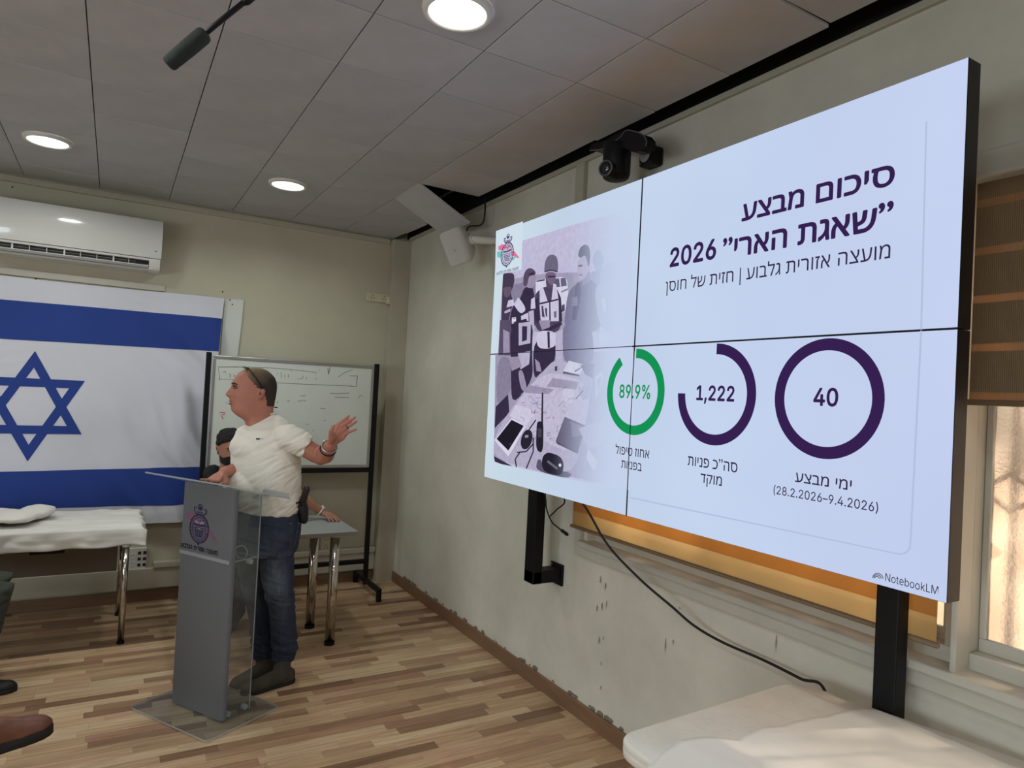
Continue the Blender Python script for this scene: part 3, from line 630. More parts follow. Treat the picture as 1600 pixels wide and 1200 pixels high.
def fit_text(s, ref, off=0):
    co, fs = textmesh(s, off); rc, _ = textmesh(ref, off); return co, fs, rc[:, 1].min(), rc[:, 1].max()
def stext(name, s, L_, R_, B_, T_, ref, m, f_, off=0):
    co, fs, r0, r1 = fit_text(s, ref, off); P = [at(*f_(p), 'x', XS) for p in (L_, R_, B_, T_)]
    zi[0] += 1; x = XS - 3e-6 * zi[0]
    sx = (P[0].y - P[1].y) / (co[:, 0].max() - co[:, 0].min()); sz = (P[3].z - P[2].z) / (r1 - r0)
    vs = [V((x, P[0].y - (c[0] - co[:, 0].min()) * sx, P[2].z + (c[1] - r0) * sz)) for c in co]
    put(name, MB().add(vs, fs), m, vw, norm=False)
Z3 = lambda p: (1000 + p[0] / 3.556, 220 + p[1] / 3.556); Z4 = lambda p: (930 + p[0] / 2.807, 500 + p[1] / 2.807); ID = lambda p: p; ZA = lambda p: (750 + p[0] / 6.316, 330 + p[1] / 6.316)
rv = lambda s: s[::-1]
stext('slide_title', rv('סיכום מבצע'), (565, 440), (1417, 190), (985, 348), (985, 242), 'ם', MP, Z3, .022)
stext('slide_title', '2026', (168, 650), (425, 600), (180, 702), (195, 592), '2', MP, Z3, .022)
stext('slide_title', rv('”שאגת הארי”'), (463, 550), (1412, 340), (730, 610), (730, 500), 'ה', MP, Z3, .022)
stext('slide_subtitle', rv('מועצה אזורית גלבוע | חזית של חוסן'), (143, 820), (1392, 620), (240, 825), (230, 770), 'ח', MT, Z3, 0)
stext('chart_number', '89.9%', (107, 310), (243, 310), (120, 343), (120, 282), '8', MG, Z4, .015)
stext('chart_number', '1,222', (445, 320), (612, 320), (590, 358), (590, 288), '2', MP, Z4, .02)
stext('chart_number', '40', (958, 340), (1067, 340), (1050, 381), (1050, 297), '0', MP, Z4, .02)
stext('chart_caption', rv('ימי מבצע'), (878, 690), (1126, 720), (1085, 742), (1085, 697), 'מ', MT, Z4, .006)
stext('chart_caption', '(28.2.2026–9.4.2026)', (783, 750), (1242, 820), (808, 766), (805, 728), '2', MT, Z4, .004)
stext('chart_caption', rv('סה”כ פניות'), (407, 620), (625, 640), (605, 668), (605, 624), 'ס', MT, Z4, .006)
stext('chart_caption', rv('מוקד'), (462, 700), (557, 700), (548, 727), (548, 686), 'מ', MT, Z4, .006)
stext('chart_caption', rv('אחוז טיפול'), (90, 570), (238, 585), (228, 607), (228, 571), 'א', MT, Z4, .004)
stext('chart_caption', rv('בפניות'), (115, 635), (205, 640), (195, 662), (195, 628), 'ב', MT, Z4, .004)
stext('corner_mark', 'NotebookLM', (1383.5, 905), (1466.5, 922), (1385, 908), (1385, 895.5), 'N', emis('mark_dark', (40, 40, 52), .9), ID, 0)
Fz = Flat()
for k, r in enumerate((8, 5.6, 3.2)):
    pts = [(1372 + r * math.cos(math.radians(a)) - k * .6, 903 + r * .95 * math.sin(math.radians(a)) + (1 if a > 270 else 0)) for a in range(180, 361, 15)]
    for a_, b_ in zip(pts, pts[1:]): Fz.poly(ln(a_, b_, 1.2), None)
put('corner_icon', Fz, emis('mark_dark2', (40, 40, 52), .9), vw, norm=False)
# emblem (oval medallion with crown-like top, open book, ribbons): shapes in unit box x -1..1, y -1.6..1.3 (up)
def emblem_shapes():
    S = []
    def ringp(cx, cy, rx, ry, w, col, n=28):
        for k in range(n):
            a, b = 2 * math.pi * k / n, 2 * math.pi * (k + 1) / n
            S.append(([(cx + rx * math.cos(a), cy + ry * math.sin(a)), (cx + rx * math.cos(b), cy + ry * math.sin(b)), (cx + (rx - w) * math.cos(b), cy + (ry - w) * math.sin(b)), (cx + (rx - w) * math.cos(a), cy + (ry - w) * math.sin(a))], col))
    S.append(([(-1.25, .85), (-.7, .95), (-.3, .7), (-.3, .45), (-.8, .35), (-1.2, .45)], 'pink')); S.append(([(.55, -.1), (.9, -.15), (1.6, -1.0), (1.35, -.95), (.6, -.5)], 'pink')); S.append(([(-1.4, .3), (-.8, .3), (-.7, -.4), (-1.3, -.3)], 'teal')); S.append(([(.4, -.7), (1.2, -.8), (.8, -1.1)], 'teal'))
    S.append((el_(0, -.25, .80, 1.18, 28), 'pale')); S.append(([(-.3, .55), (.2, .6), (.5, .3), (.3, .05), (-.4, .2)], 'pink'))
    ringp(0, -.25, .84, 1.22, .09, 'ink'); ringp(0, -.25, .62, .95, .05, 'ink')
    for k in range(22):
        a = 2 * math.pi * k / 22; c, s = math.cos(a), math.sin(a)
        S.append((ln((c * .68, -.25 + s * 1.0), (c * .78, -.25 + s * 1.13 + (.06 if k % 2 else 0)), .075), 'ink'))
    S.append(([(-.5, .16), (-.05, .1), (0, .05), (.05, .1), (.5, .16), (.5, .02), (0, -.06), (-.5, .02)], 'ink'))
    S.append(([(-.42, .42), (-.06, .34), (-.06, .16), (-.42, .22)], 'pale2')); S.append(([(.42, .42), (.06, .34), (.06, .16), (.42, .22)], 'pale2'))
    ringp(-.24, .36, .22, .10, .04, 'ink', 12); ringp(.24, .36, .22, .10, .04, 'ink', 12)
    for k in range(5): y = -.2 - k * .17; w = .5 - .06 * k; S.append((ln((-w, y), (w, y - .03 * (k % 2)), .06), 'ink'))
    for k in range(4): x = -.3 + .2 * k; S.append((ln((x, -.3), (x * .7, -.95), .05), 'ink'))
    S.append(([(-.14, -.25), (.2, -.32), (.02, -.18)], 'pale2'))
    S.append(([(-.5, 1.5), (-.3, 1.45), (-.2, 1.2), (.2, 1.2), (.3, 1.4), (.52, 1.42), (.5, 1.1), (.3, .95), (-.3, .95), (-.46, 1.15)], 'mid'))
    for a_, b_ in (((-.5, 1.5), (-.46, 1.15)), ((-.46, 1.15), (-.3, .95)), ((-.3, .95), (.3, .95)), ((.3, .95), (.5, 1.1)), ((.5, 1.1), (.52, 1.42)), ((.3, 1.4), (.52, 1.42)), ((-.5, 1.5), (-.3, 1.45)), ((-.25, 1.1), (.3, 1.1))): S.append((ln(a_, b_, .08), 'ink'))
    ringp(0, 1.55, .2, .27, .08, 'ink', 14); S.append((el_(0, 1.5, .12, .12, 10), 'ink')); S.append((el_(0, -1.53, .09, .08, 10), 'ink'))
    return S
def emblem(name, fn, mats, parent, label=None):
    shapes = emblem_shapes(); 
    for ci in ('teal', 'pink', 'pale', 'pale2', 'mid', 'ink'):
        mb = MB()
        for k, (p, c) in enumerate(shapes):
            if c == ci or (ci == 'pink' and c == 'pink'): mb.add([fn(x, y, {'teal': 1, 'pale': 2, 'pink': 3, 'mid': 4, 'pale2': 5, 'ink': 6}[c]) for x, y in p], [list(range(len(p)))])
        if ci in mats: put(name, mb, mats[ci], parent, norm=False)
a_, b_, c_ = at(*ZA((272, 400)), 'x', XS), at(*ZA((210, 400)), 'x', XS), at(*ZA((272, 525)), 'x', XS)
ew = (b_.y - a_.y) / .84; eh = (a_.z - c_.z) / 1.30
emblem('slide_emblem', lambda x, y, l: V((XS - .0017 - .00002 * l, a_.y - x * ew, a_.z + y * eh)), {'teal': emis('t1', (120, 205, 190), .93), 'pink': emis('t2', (232, 120, 160), .93), 'pale': emis('t3', (196, 200, 226), .93), 'pale2': emis('t4', (214, 220, 240), .93), 'mid': emis('t5', (180, 180, 205), .93), 'ink': emis('t6', (74, 60, 96), .93)}, vw)
zi[0] = 660
stext('slide_emblem', rv('מועצה אזורית הגלבוע'), (167, 600), (384, 560), (380, 575), (378, 549), 'ה', MT, ZA, .012)
# posts of the mount
def post(label, x, y0, y1, z0, z1, wallarm):
    t = thing('mount_post', label, 'bracket', (x, (y0 + y1) / 2, z0))
    d = .06
    if wallarm:
        put('upright', MB().box((x, y0, z0), (x + d, y1, z1), .004), M['dark'], t); put('arm', MB().box((x, y0, z0), (XW - .012, y1, z0 + .07), .006), M['dark'], t)
        ym_ = (y0 + y1) / 2; put('flange', MB().box((XW - .014, ym_ - .06, z0 - .025), (XW, ym_ + .06, z0 + .095), .004), M['dark'], t)
        put('bolt', MB().cyl((XW - .022, ym_ + .045, z0 + .08), (XW - .012, ym_ + .045, z0 + .08), .008, 8), M['alu'], t); put('bolt', MB().cyl((XW - .022, ym_ + .045, z0 - .01), (XW - .012, ym_ + .045, z0 - .01), .008, 8), M['alu'], t)
        put('top_arm', MB().box((XS + .1, y0, z1 - .1), (x + .01, y1, z1 - .04)), M['dark'], t)
    else:
        put('upright', MB().box((x, y0, z0), (x + d, y1, z1), .004), M['dark'], t); put('top_arm', MB().box((XS + .1, y0, z1 - .1), (x + .01, y1, z1 - .04)), M['dark'], t)
        put('foot_plate', MB().box((x - .04, y0 - .04, 0), (x + d + .003, y1 + .04, .012), .003), M['dark'], t)
post('black steel post with wall arm under the left half of the video wall', 2.04, 3.14, 3.235, .665, 1.45, True)
post('black steel post at the right end of the video wall, behind the white table', 2.118, 1.19, 1.262, 0, 1.45, False)
# cables
p = [V((1.93, 2.74, 1.30))] + [at(u, v, 'x', x) for u, v, x in ((915, 793, 2.0), (950, 852, 2.06), (1000, 905, 2.11), (1050, 948, 2.14), (1085, 978, 2.16), (1130, 1004, 2.18), (1190, 1030, 2.19), (1250, 1060, 2.18), (1290, 1082, 2.18))] + [V((2.19, 1.4, .45)), V((2.2, 1.2, .03))]
put('power_cable', tubeline(p, .0055), M['cable'], smooth=True, label='long black cable sagging from the video wall to behind the white table', cat='cable')
p = [V((1.93, 3.02, 1.33))] + [at(u, v, 'x', 2.02) for u, v in ((851, 772), (854, 795), (862, 815), (874, 826), (880, 831))]
t = put('signal_cable', tubeline(p, .004), M['cable'], smooth=True, label='short black cable with loose plug beside the left mount post', cat='cable')
put('plug', MB().limb([at(878, 829, 'x', 2.02), at(886, 835, 'x', 2.02)], .009, 8), M['blackp'], t, smooth=True)
p = [V((1.93, 2.9, 1.31))] + [at(u, v, 'x', 2.04) for u, v in ((882, 780), (870, 796), (860, 806))]
put('signal_cable', tubeline(p, .004), M['cable'], smooth=True, label='shorter stray black cable curling up behind the display edge', cat='cable')
# ================================================================== BACK WALL OBJECTS
# air conditioner
ac = thing('air_conditioner', 'white split air conditioner high on the back wall above the flag', 'air conditioner', (-.25, YW - .11, 2.49))
ax0, ax1 = -.80, .252; prof = [(YW, 2.855), (YW - .17, 2.852), (YW - .205, 2.842), (YW - .218, 2.80), (YW - .222, 2.70), (YW - .215, 2.60), (YW - .205, 2.566), (YW, 2.566)]
def extr(prof, x0, x1, mb=None, inset=.006):
    mb = mb or MB(); r = [[V((x0, y, z)) for y, z in prof], [V((x1, y, z)) for y, z in prof]]
    cy = sum(p[0] for p in prof) / len(prof); cz = sum(p[1] for p in prof) / len(prof); sh = lambda x: [V((x, y + (cy - y) * .03, z + (cz - z) * .03)) for y, z in prof]
    return mb.loft([sh(x0), [p + V((inset, 0, 0)) for p in r[0]], [p - V((inset, 0, 0)) for p in r[1]], sh(x1)], True)
put('front_cover', extr(prof, ax0, ax1), M['acw'], ac, auto=.6)
prof2 = [(YW, 2.566), (YW - .20, 2.562), (YW - .196, 2.548), (YW - .10, 2.545), (YW - .10, 2.50), (YW - .155, 2.492), (YW - .13, 2.482), (YW, 2.478)]
put('lower_housing', extr(prof2, ax0 + .004, ax1 - .075), M['acw'], ac)
put('end_cap', extr([(YW, 2.566), (YW - .20, 2.562), (YW - .19, 2.51), (YW - .165, 2.485), (YW - .12, 2.478), (YW, 2.478)], ax1 - .076, ax1 - .004), M['acw'], ac, auto=.6)
put('outlet_recess', MB().box((ax0 + .02, YW - .16, 2.505), (ax1 - .078, YW - .06, 2.552)), mat('ac_dark', (46, 46, 48), .6), ac)
put('louver', MB().box((ax0 + .01, YW - .192, 2.502), (ax1 - .08, YW - .155, 2.507), R=Matrix.Rotation(-.35, 3, 'X')), M['acw'], ac)
put('louver_bar', MB().box((ax0 + .01, YW - .186, 2.529), (ax1 - .16, YW - .180, 2.533)), mat('ac_grey', (110, 112, 114), .4), ac)
for k in range(9):
    xx = ax0 + .06 + k * .098
    if xx < ax1 - .1: put('vane', MB().box((xx, YW - .188, 2.505), (xx + .004 + (.006 if k % 3 == 1 else 0), YW - .165, 2.552)), M['acw'], ac)
put('badge', MB().box((ax1 - .045, YW - .2225, 2.615), (ax1 - .03, YW - .214, 2.62)), M['alu'], ac)
def small_text(name, s, org, xd, zd, h, w, m, parent, off=.01):
    co, fs = textmesh(s, off); x0, x1 = co[:, 0].min(), co[:, 0].max(); y0, y1 = co[:, 1].min(), co[:, 1].max()
    vs = [V(org) + V(xd) * ((c[0] - x0) / (x1 - x0) * w) + V(zd) * ((c[1] - y0) / (y1 - y0) * h) for c in co]; return put(name, MB().add(vs, fs), m, parent, norm=False)
# flag with star
def flag_y(x, z):   # cloth waves, pinned at the top, drag folds towards the right corner
    d = (x - .73); t = 2.36 - z
    k = max(0, min(1, (x + .25) / .7)); tt = min(1, t * 2.2)
    a_ = x * .86 + z * .50 + .10 * noise.noise(V((x * 2, z * 2, 7)))      # folds run down-left from the pinned corner
    f = .008 * math.sin(9 * (x + z * .55)) * tt + k * tt * (.017 * math.sin(13 * a_ + .4) + .009 * math.sin(27 * a_ + 1.9) + .004 * math.sin(55 * a_)) + .0025 * math.sin(z * 80 + 5 * math.sin(x * 5)) * max(0, noise.noise(V((x * 2, z * 3, 3))))
    f += .012 * noise.noise(V((x * 2.2, z * 2.6, 1.3)))
    return YW - .045 - f - .022 * min(1, t)
def Wb(u, v): p = at(u, v, 'y', YW - .045); return p.x, p.z
NX, NZ = 120, 110
TL, TR, BR, BL = Wb(-60, 429), Wb(351, 466), Wb(322, 812), Wb(-60, 823)
fx0 = -1.25
def flag_pt(s, t):   # s 0..1 left-right, t 0..1 top-bottom
    top = (fx0 + (TR[0] - fx0) * s, 2.345 + (TR[1] - 2.345) * s - .012 * math.sin(math.pi * s) ** 2)
    bot = (fx0 + (BR[0] - fx0) * s, .600)
    x = top[0] * (1 - t) + bot[0] * t - .035 * math.sin(math.pi * t) * s ** 6 * .6; z = top[1] * (1 - t) + bot[1] * t
    return x, z
mb = MB(); vs = []; fs = []; cs = []
for j in range(NZ + 1):
    for i in range(NX + 1):
        x, z = flag_pt(i / NX, j / NZ); vs.append(V((x, flag_y(x, z), z)))
for j in range(NZ):
    for i in range(NX): fs.append([j * (NX + 1) + i, j * (NX + 1) + i + 1, (j + 1) * (NX + 1) + i + 1, (j + 1) * (NX + 1) + i])
fo = tag(put('national_flag', MB().add(vs, fs), mat('flag_white', (206, 208, 220), .8, bump=.04, bscale=900), smooth=True, norm=False), 'large white flag with blue stripes and a six-pointed star pinned on the back wall', 'flag')
Mblue = mat('flag_blue', (32, 60, 138), .8, bump=.04, bscale=900)
def on_flag(x, z, o=.0022): return V((x, flag_y(x, z) - o, z))
def stripe(zl, zr, hl, hr):
    n = 120; m_ = 8; vs = []; fs = []
    for j in range(m_ + 1):
        for i in range(n + 1):
            s = i / n; zt = zl + (zr - zl) * s; zb = hl + (hr - hl) * s; z = zt + (zb - zt) * j / m_
            # right edge of cloth at this z
            t = max(0, min(1, (TR[1] - z) / (TR[1] - BR[1]))); xr = flag_pt(1, t)[0]; x = fx0 + (xr - fx0) * s; vs.append(on_flag(x, z))
    for j in range(m_):
        for i in range(n): fs.append([j * (n + 1) + i, j * (n + 1) + i + 1, (j + 1) * (n + 1) + i + 1, (j + 1) * (n + 1) + i])
    return put('stripe', MB().add(vs, fs), Mblue, fo, smooth=True, norm=False)
stripe(2.170, 2.187, 1.897, 1.925); stripe(.985, 1.022, .748, .728)
# star: two outlined triangles
scx, scz = -.485, 1.452; SR = .385
mb = MB()
for sgn in (1, -1):
    O_ = [V((math.sin(math.radians(a)) * SR * .92, sgn * math.cos(math.radians(a)) * SR)) for a in (0, 120, 240)]; kin = 1 - 2 * .058 / SR
    for i in range(3):
        p, q = O_[i], O_[(i + 1) % 3]; n = 24; vs = []; fs = []
        for k in range(n + 1):
            c = p.lerp(q, k / n); 
            for m_ in (1, kin): vs.append(on_flag(scx + c.x * m_, scz + c.y * m_, .0026 + .0003 * (sgn > 0)))
        for k in range(n): fs.append([2 * k, 2 * k + 1, 2 * k + 3, 2 * k + 2])
        mb.add(vs, fs)
put('star', mb, Mblue, fo, smooth=True, norm=False)
# small seam and paper behind the flag's corner
p0 = [Wb(352, 466), Wb(382, 468), Wb(379, 500), Wb(372, 556), Wb(345, 556)]
put('paper_sheet', MB().prism([V((x, YW - .014, z)) for x, z in p0], (0, .006, 0)), mat('paper', (206, 210, 206), .7), label='blank white paper strip behind the right edge of the flag', cat='paper')
put('trim_11', MB().box((XL, YW - .012, 2.352), (.30, YW, 2.40), .003), M['frame'], label='white wall strip above the flag', **STR)
rr = random.Random(2)
for (u, v) in ((55, 435), (241, 444), (349, 455), (360, 468), (364, 475), (86, 405), (18, 290)):
    x, z = Wb(u, v); dy = .0 if v < 432 or v > 443 else 0
    put('nail', MB().cyl((x, YW - (.02 if v in (435, 468, 475) else .008), z), (x, YW + .005, z), .005, 8), M['dark'], bpy.data.objects['wall_back'])
# sockets
def socket(label, x0, x1, z0, z1, kind, group=None):
    t = thing('wall_socket', label, 'socket', ((x0 + x1) / 2, YW - .02, z0), group=group)
    put('plate', MB().box((x0, YW - .022, z0), (x1, YW, z1), .005), M['sock'], t)
    n, m_ = kind
    for i in range(n):
        for j in range(m_):
            cx = x0 + (x1 - x0) * (i + .5) / n; cz = z0 + (z1 - z0) * (j + .5) / m_; r = min((x1 - x0) / n, (z1 - z0) / m_) * .36
            mb = MB(); mb.torus((cx, YW - .022, cz), (0, 1, 0), r, .003, 16, 6)
            put('socket_ring', mb, M['sock'], t)
            for a in (90, 210, 330): mb2 = MB().cyl((cx + r * .5 * math.cos(math.radians(a)), YW - .0235, cz + r * .5 * math.sin(math.radians(a))), (cx + r * .5 * math.cos(math.radians(a)), YW - .021, cz + r * .5 * math.sin(math.radians(a))), .0045, 8); put('socket_hole', mb2, M['sockh'], t)
    return t
x0, z1 = Wb(575, 455); x1, z0 = Wb(607, 475)
s1 = socket('cream double socket high on the back wall by the corner pilaster', x0, x1 + .02, z0 + .01, z1, (2, 1))
pg = thing('power_plug', 'pale plug with a black cord in the high socket beside the corner', 'plug', (x1 + .03, YW - .04, z0 + .02))
put('plug_body', MB().box((x1 - .02, YW - .07, z0 - .005), (x1 + .03, YW - .022, z0 + .06), .008), M['sock'], pg)
put('cord', tubeline([V((x1 + .01, YW - .06, z0)), V((x1 + .018, YW - .06, z0 - .05)), V((x1 + .05, YW - .03, z0 - .07)), V((x1 + .055, YW - .015, z0 - .03))], .011), M['cable'], pg, smooth=True)
x0, z1 = Wb(200, 858); x1, z0 = Wb(228, 890)
t = thing('data_outlet', 'white outlet block with black data ports low on the wall right of the left table', 'socket', ((x0 + x1) / 2, YW - .02, z0))
put('plate', MB().box((x0, YW - .03, z0), (x1, YW, z1), .004), M['white'], t)
for i in range(2):
    for j in range(3): cx = x0 + .078 + i * .035; cz = z0 + .035 + j * .045; put('port', MB().box((cx - .011, YW - .0325, cz - .011), (cx + .011, YW - .028, cz + .011), .001), M['sockh'], t)
for j in range(2): cz = z0 + .045 + j * .06; put('socket_ring', MB().torus((x0 + .035, YW - .03, cz), (0, 1, 0), .016, .003, 14, 6), M['white'], t)
x0, z1 = Wb(503, 836); x1, z0 = Wb(519, 862)
socket('white double socket on the back wall seen between the chrome desk legs', x0, x1, z0, z1, (1, 2))
# ================================================================== WHITEBOARD ON STAND
BY = 5.53
wbt = thing('whiteboard', 'whiteboard with faded handwriting on a black metal stand behind the speaker', 'whiteboard', (1.25, BY, 0))
a_, b_, c_, d_ = at(333, 556, 'y', BY), at(584, 571, 'y', BY), at(321, 736, 'y', BY), at(577, 727, 'y', BY)
bx0, bx1 = (a_.x + c_.x) / 2 - .002, (b_.x + d_.x) / 2; bz0, bz1 = (c_.z + d_.z) / 2, (a_.z + b_.z) / 2
put('board', MB().box((bx0 + .02, BY - .006, bz0 + .02), (bx1 - .02, BY + .01, bz1 - .02)), M['wb'], wbt)
mb = MB()
for lo, hi in (((bx0, bz0), (bx1, bz0 + .024)), ((bx0, bz1 - .024), (bx1, bz1)), ((bx0, bz0 + .024), (bx0 + .024, bz1 - .024)), ((bx1 - .024, bz0 + .024), (bx1, bz1 - .024))): mb.box((lo[0], BY - .012, lo[1]), (hi[0], BY + .014, hi[1]), .003)
put('board_frame', mb, M['alu'], wbt)
for xa, xb in ((bx0 - .042, bx0 - .006), (bx1 + .006, bx1 + .042)):
    put('post', MB().box((xa, BY - .018, .05), (xb, BY + .018, bz1 + .02), .003), M['dark'], wbt)
    xm = (xa + xb) / 2; put('foot', MB().box((xm - .018, 5.17, .07), (xm + .018, 5.80, .105), .004), M['dark'], wbt)
    for yy in (5.17, 5.765): put('foot_end', MB().box((xm - .018, yy, 0), (xm + .018, yy + .034, .075), .003), M['dark'], wbt)
put('crossbar', MB().box((bx0 - .01, BY - .015, bz0 - .04), (bx1 + .01, BY + .015, bz0 - .004), .003), M['dark'], wbt)
zc = at(540, 879, 'y', BY).z; put('crossbar', MB().box((bx0 - .01, BY - .015, zc - .018), (bx1 + .01, BY + .015, zc + .018), .003), M['dark'], wbt)
def bpt(u, v, o=0): p = at(u, v, 'y', BY - .0065 - o); return p
ZB = lambda x, y: (300 + x / 4.444, 530 + y / 4.444)
ZC4 = lambda x, y: (320 + x / 5.714, 540 + y / 5.714)
def strokes(name, segs, w, m, label=None):
    k = 0
    for s in segs:
        mb = MB(); vs = []; fs = []
        for i, (u, v) in enumerate(s):
            p, q = s[max(i - 1, 0)], s[min(i + 1, len(s) - 1)]; dx, dy = q[0] - p[0], q[1] - p[1]; l = math.hypot(dx, dy) or 1
            vs += [bpt(u - dy / l * w / 2, v + dx / l * w / 2, .0003), bpt(u + dy / l * w / 2, v - dx / l * w / 2, .0003)]
        for i in range(len(s) - 1): fs.append([2 * i, 2 * i + 1, 2 * i + 3, 2 * i + 2])
        put(name, mb.add(vs, fs), m, wbt, norm=False, label=label)
Q = lambda *p: [ZC4(*a) for a in p]
strokes('marker_writing', [Q((135, 310), (120, 190), (300, 190)), Q((1120, 190), (1105, 255)), Q((1350, 270), (1362, 270), (1352, 365), (1290, 360)), Q((165, 240), (175, 230), (190, 240)), Q((222, 250), (230, 275), (222, 285)), Q((262, 258), (265, 280)), Q((300, 240), (315, 262)), Q((1098, 200), (1104, 250), (1098, 255))], .9, M['ink'])
strokes('marker_writing', [Q((300, 190), (600, 200), (780, 215), (1000, 240)), Q((130, 300), (270, 302)), Q((600, 330), (900, 345), (1290, 360)), Q((1290, 270), (1352, 272)), Q((640, 255), (655, 250)), Q((680, 240), (682, 290)), Q((710, 262), (716, 285)), Q((745, 255), (745, 290)), Q((830, 300), (870, 295), (880, 270)), Q((900, 280), (910, 285), (905, 302)), Q((985, 255), (985, 262)), Q((990, 290), (1000, 300)), Q((765, 228), (780, 230)), Q((1020, 215), (1030, 222))], .6, M['ink'])
strokes('erased_marks', [Q((830, 490), (845, 500), (870, 488), (905, 495)), Q((850, 450), (900, 446)), Q((1115, 425), (1180, 430), (1290, 425)), Q((1160, 460), (1290, 465)), Q((1190, 280), (1250, 240), (1320, 215)), Q((1370, 470), (1390, 440), (1405, 455)), Q((650, 495), (652, 520)), Q((1030, 560), (1080, 565)), Q((1060, 668), (1085, 670)), Q((960, 756), (975, 760)), Q((735, 495), (760, 496)), Q((900, 700), (930, 705))], 1.3, M['inkf'])
strokes('marker_writing', [Q((132, 605), (140, 596), (182, 600), (178, 612), (155, 618), (150, 635), (163, 645), (158, 660))], 1.0, M['inkr'], 'red scribbled mark')
strokes('marker_writing', [Q((185, 512), (200, 508)), Q((205, 520), (215, 508), (222, 520)), Q((228, 508), (240, 520))], .8, M['inkb'], 'blue scribbled mark')
# ================================================================== LEFT TABLE WITH SHEET
tl_ = thing('folding_table', 'long table with chrome legs under a white sheet below the flag', 'table', (-.75, 5.22, 0))
TXR, TYF, TYB, TZ = .205, 4.90, 5.58, .735
put('tabletop', MB().box((-1.75, TYF, TZ - .03), (TXR - .01, TYB, TZ), .006), M['tablew'], tl_)
for (x, y) in ((.125, 4.945), (.115, 5.54), (-1.66, 4.95), (-1.66, 5.54)):
    put('leg', MB().cyl((x, y, .012), (x, y, TZ - .03), .019, 16), M['chrome'], tl_, smooth=True); put('leg_tip', MB().cyl((x, y, 0), (x, y, .016), .022, 16), M['dark'], tl_)
    put('leg_collar', MB().cyl((x, y, TZ - .12), (x, y, TZ - .03), .026, 16), M['white'], tl_)
x0, z0 = at(0, 902, 'y', 5.3).x, at(0, 902, 'y', 5.3).z
put('modesty_panel', MB().box((-1.62, 5.30, .375), (.085, 5.315, TZ - .03)), mat('panel_grey', (112, 104, 94), .7), tl_)
pa, pb = at(47, 848, 'y', 4.97), at(101, 864, 'y', 4.97)
mb = MB(); w = .014
for lo, hi in (((pa.x, pb.z), (pb.x, pb.z + w)), ((pa.x, pa.z - w + .03), (pb.x, pa.z + .03)), ((pa.x, pb.z + w), (pa.x + w * 1.6, pa.z + .03 - w)), ((pb.x - w * 1.6, pb.z + w), (pb.x, pa.z + .03 - w))): mb.box((lo[0], 4.96, lo[1]), (hi[0], 4.985, hi[1]), .003)
mb.box((pa.x + .02, 4.962, pa.z + .025), (pa.x + .04, 4.982, TZ - .03)).box((pb.x - .04, 4.962, pa.z + .025), (pb.x - .02, 4.982, TZ - .03))
put('handle_frame', mb, M['dark'], tl_, label='black rectangular metal frame hanging under the top')
def sheet(name, x0, x1, y0, y1, z, drop, label, cat, ragged=.02, seed=1, amp=.006, res=.02, side='front', m=None, edge_r=.02, poly=None, right=.0):
    """cloth lying on a rectangle and hanging over its front (low y) edge"""
    rr = random.Random(seed); nx = int((x1 - x0 + right) / res); ny = int((y1 - y0) / res); nd = int(drop / res * 1.2) + 1; vs = []; fs = []
    for j in range(ny + nd + 1):
        for i in range(nx + 1):
            x = x0 + (x1 + right - x0) * i / nx
            n1 = noise.noise(V((x * 3, j * .12, seed))); n2 = noise.noise(V((x * 11, j * .4, seed + 5)))
            if j <= ny:
                y = y1 + (y0 - y1) * j / ny; zz = z + .003 + max(0, amp * (n1 * 1.2 + .35) + amp * .6 * n2) + .004 * abs(noise.noise(V((x * 9 + y1, j * .25, seed)))) ** .7
            else:
                k = (j - ny) / nd; dd = drop * (1 + ragged / drop * noise.noise(V((x * 4, 0, seed)))) * k
                y = y0 - .006 * min(1, k * 4) - .011 * math.sin(x * 26 + 4 * n1 + seed) * k - .012 * n2 * k; zz = z + .003 - dd
            if x > x1:
                e = x - x1; y2 = y; zz = zz - (e * .9 if j <= ny else 0); x = x1 + .012 + e * .15 + .01 * math.sin(y * 30)
            vs.append(V((x, y, zz)))
    nxx = nx + 1
    for j in range(ny + nd):
        for i in range(nx): fs.append([j * nxx + i, j * nxx + i + 1, (j + 1) * nxx + i + 1, (j + 1) * nxx + i])
    o = put(name, MB().add(vs, fs), m or M['cloth'], smooth=True, label=label, cat=cat, norm=False)
    so = o.modifiers.new('thickness', 'SOLIDIFY'); so.thickness = .0012; so.offset = 1
    return o
sheet('table_sheet', -1.78, TXR, TYF - .004, TYB + .004, TZ, .115, 'white sheet spread over the long table below the flag', 'tablecloth', seed=4, amp=.013, ragged=.035, right=.07, res=.014)
# bunched roll of sheet on the left part
mb = MB(); 
for k in range(9):
    x = -1.1 + k * .085; mb.ell((x * .8 - .05, 5.22 + .09 * math.sin(k * 1.7), TZ + .028), (.11, 0, .006), (.02, .17, 0), (0, 0, .028 + .012 * math.sin(k)), 14, 8)
me = union(mb, .012, 4)
for v in me.vertices: v.co.z += .008 * noise.noise(v.co * 14); v.co.z = max(v.co.z + .03, TZ + .022)
tag(put('bunched_cloth', me, M['cloth']), 'rumpled heap of white sheet on the left end of the long table', 'cloth')
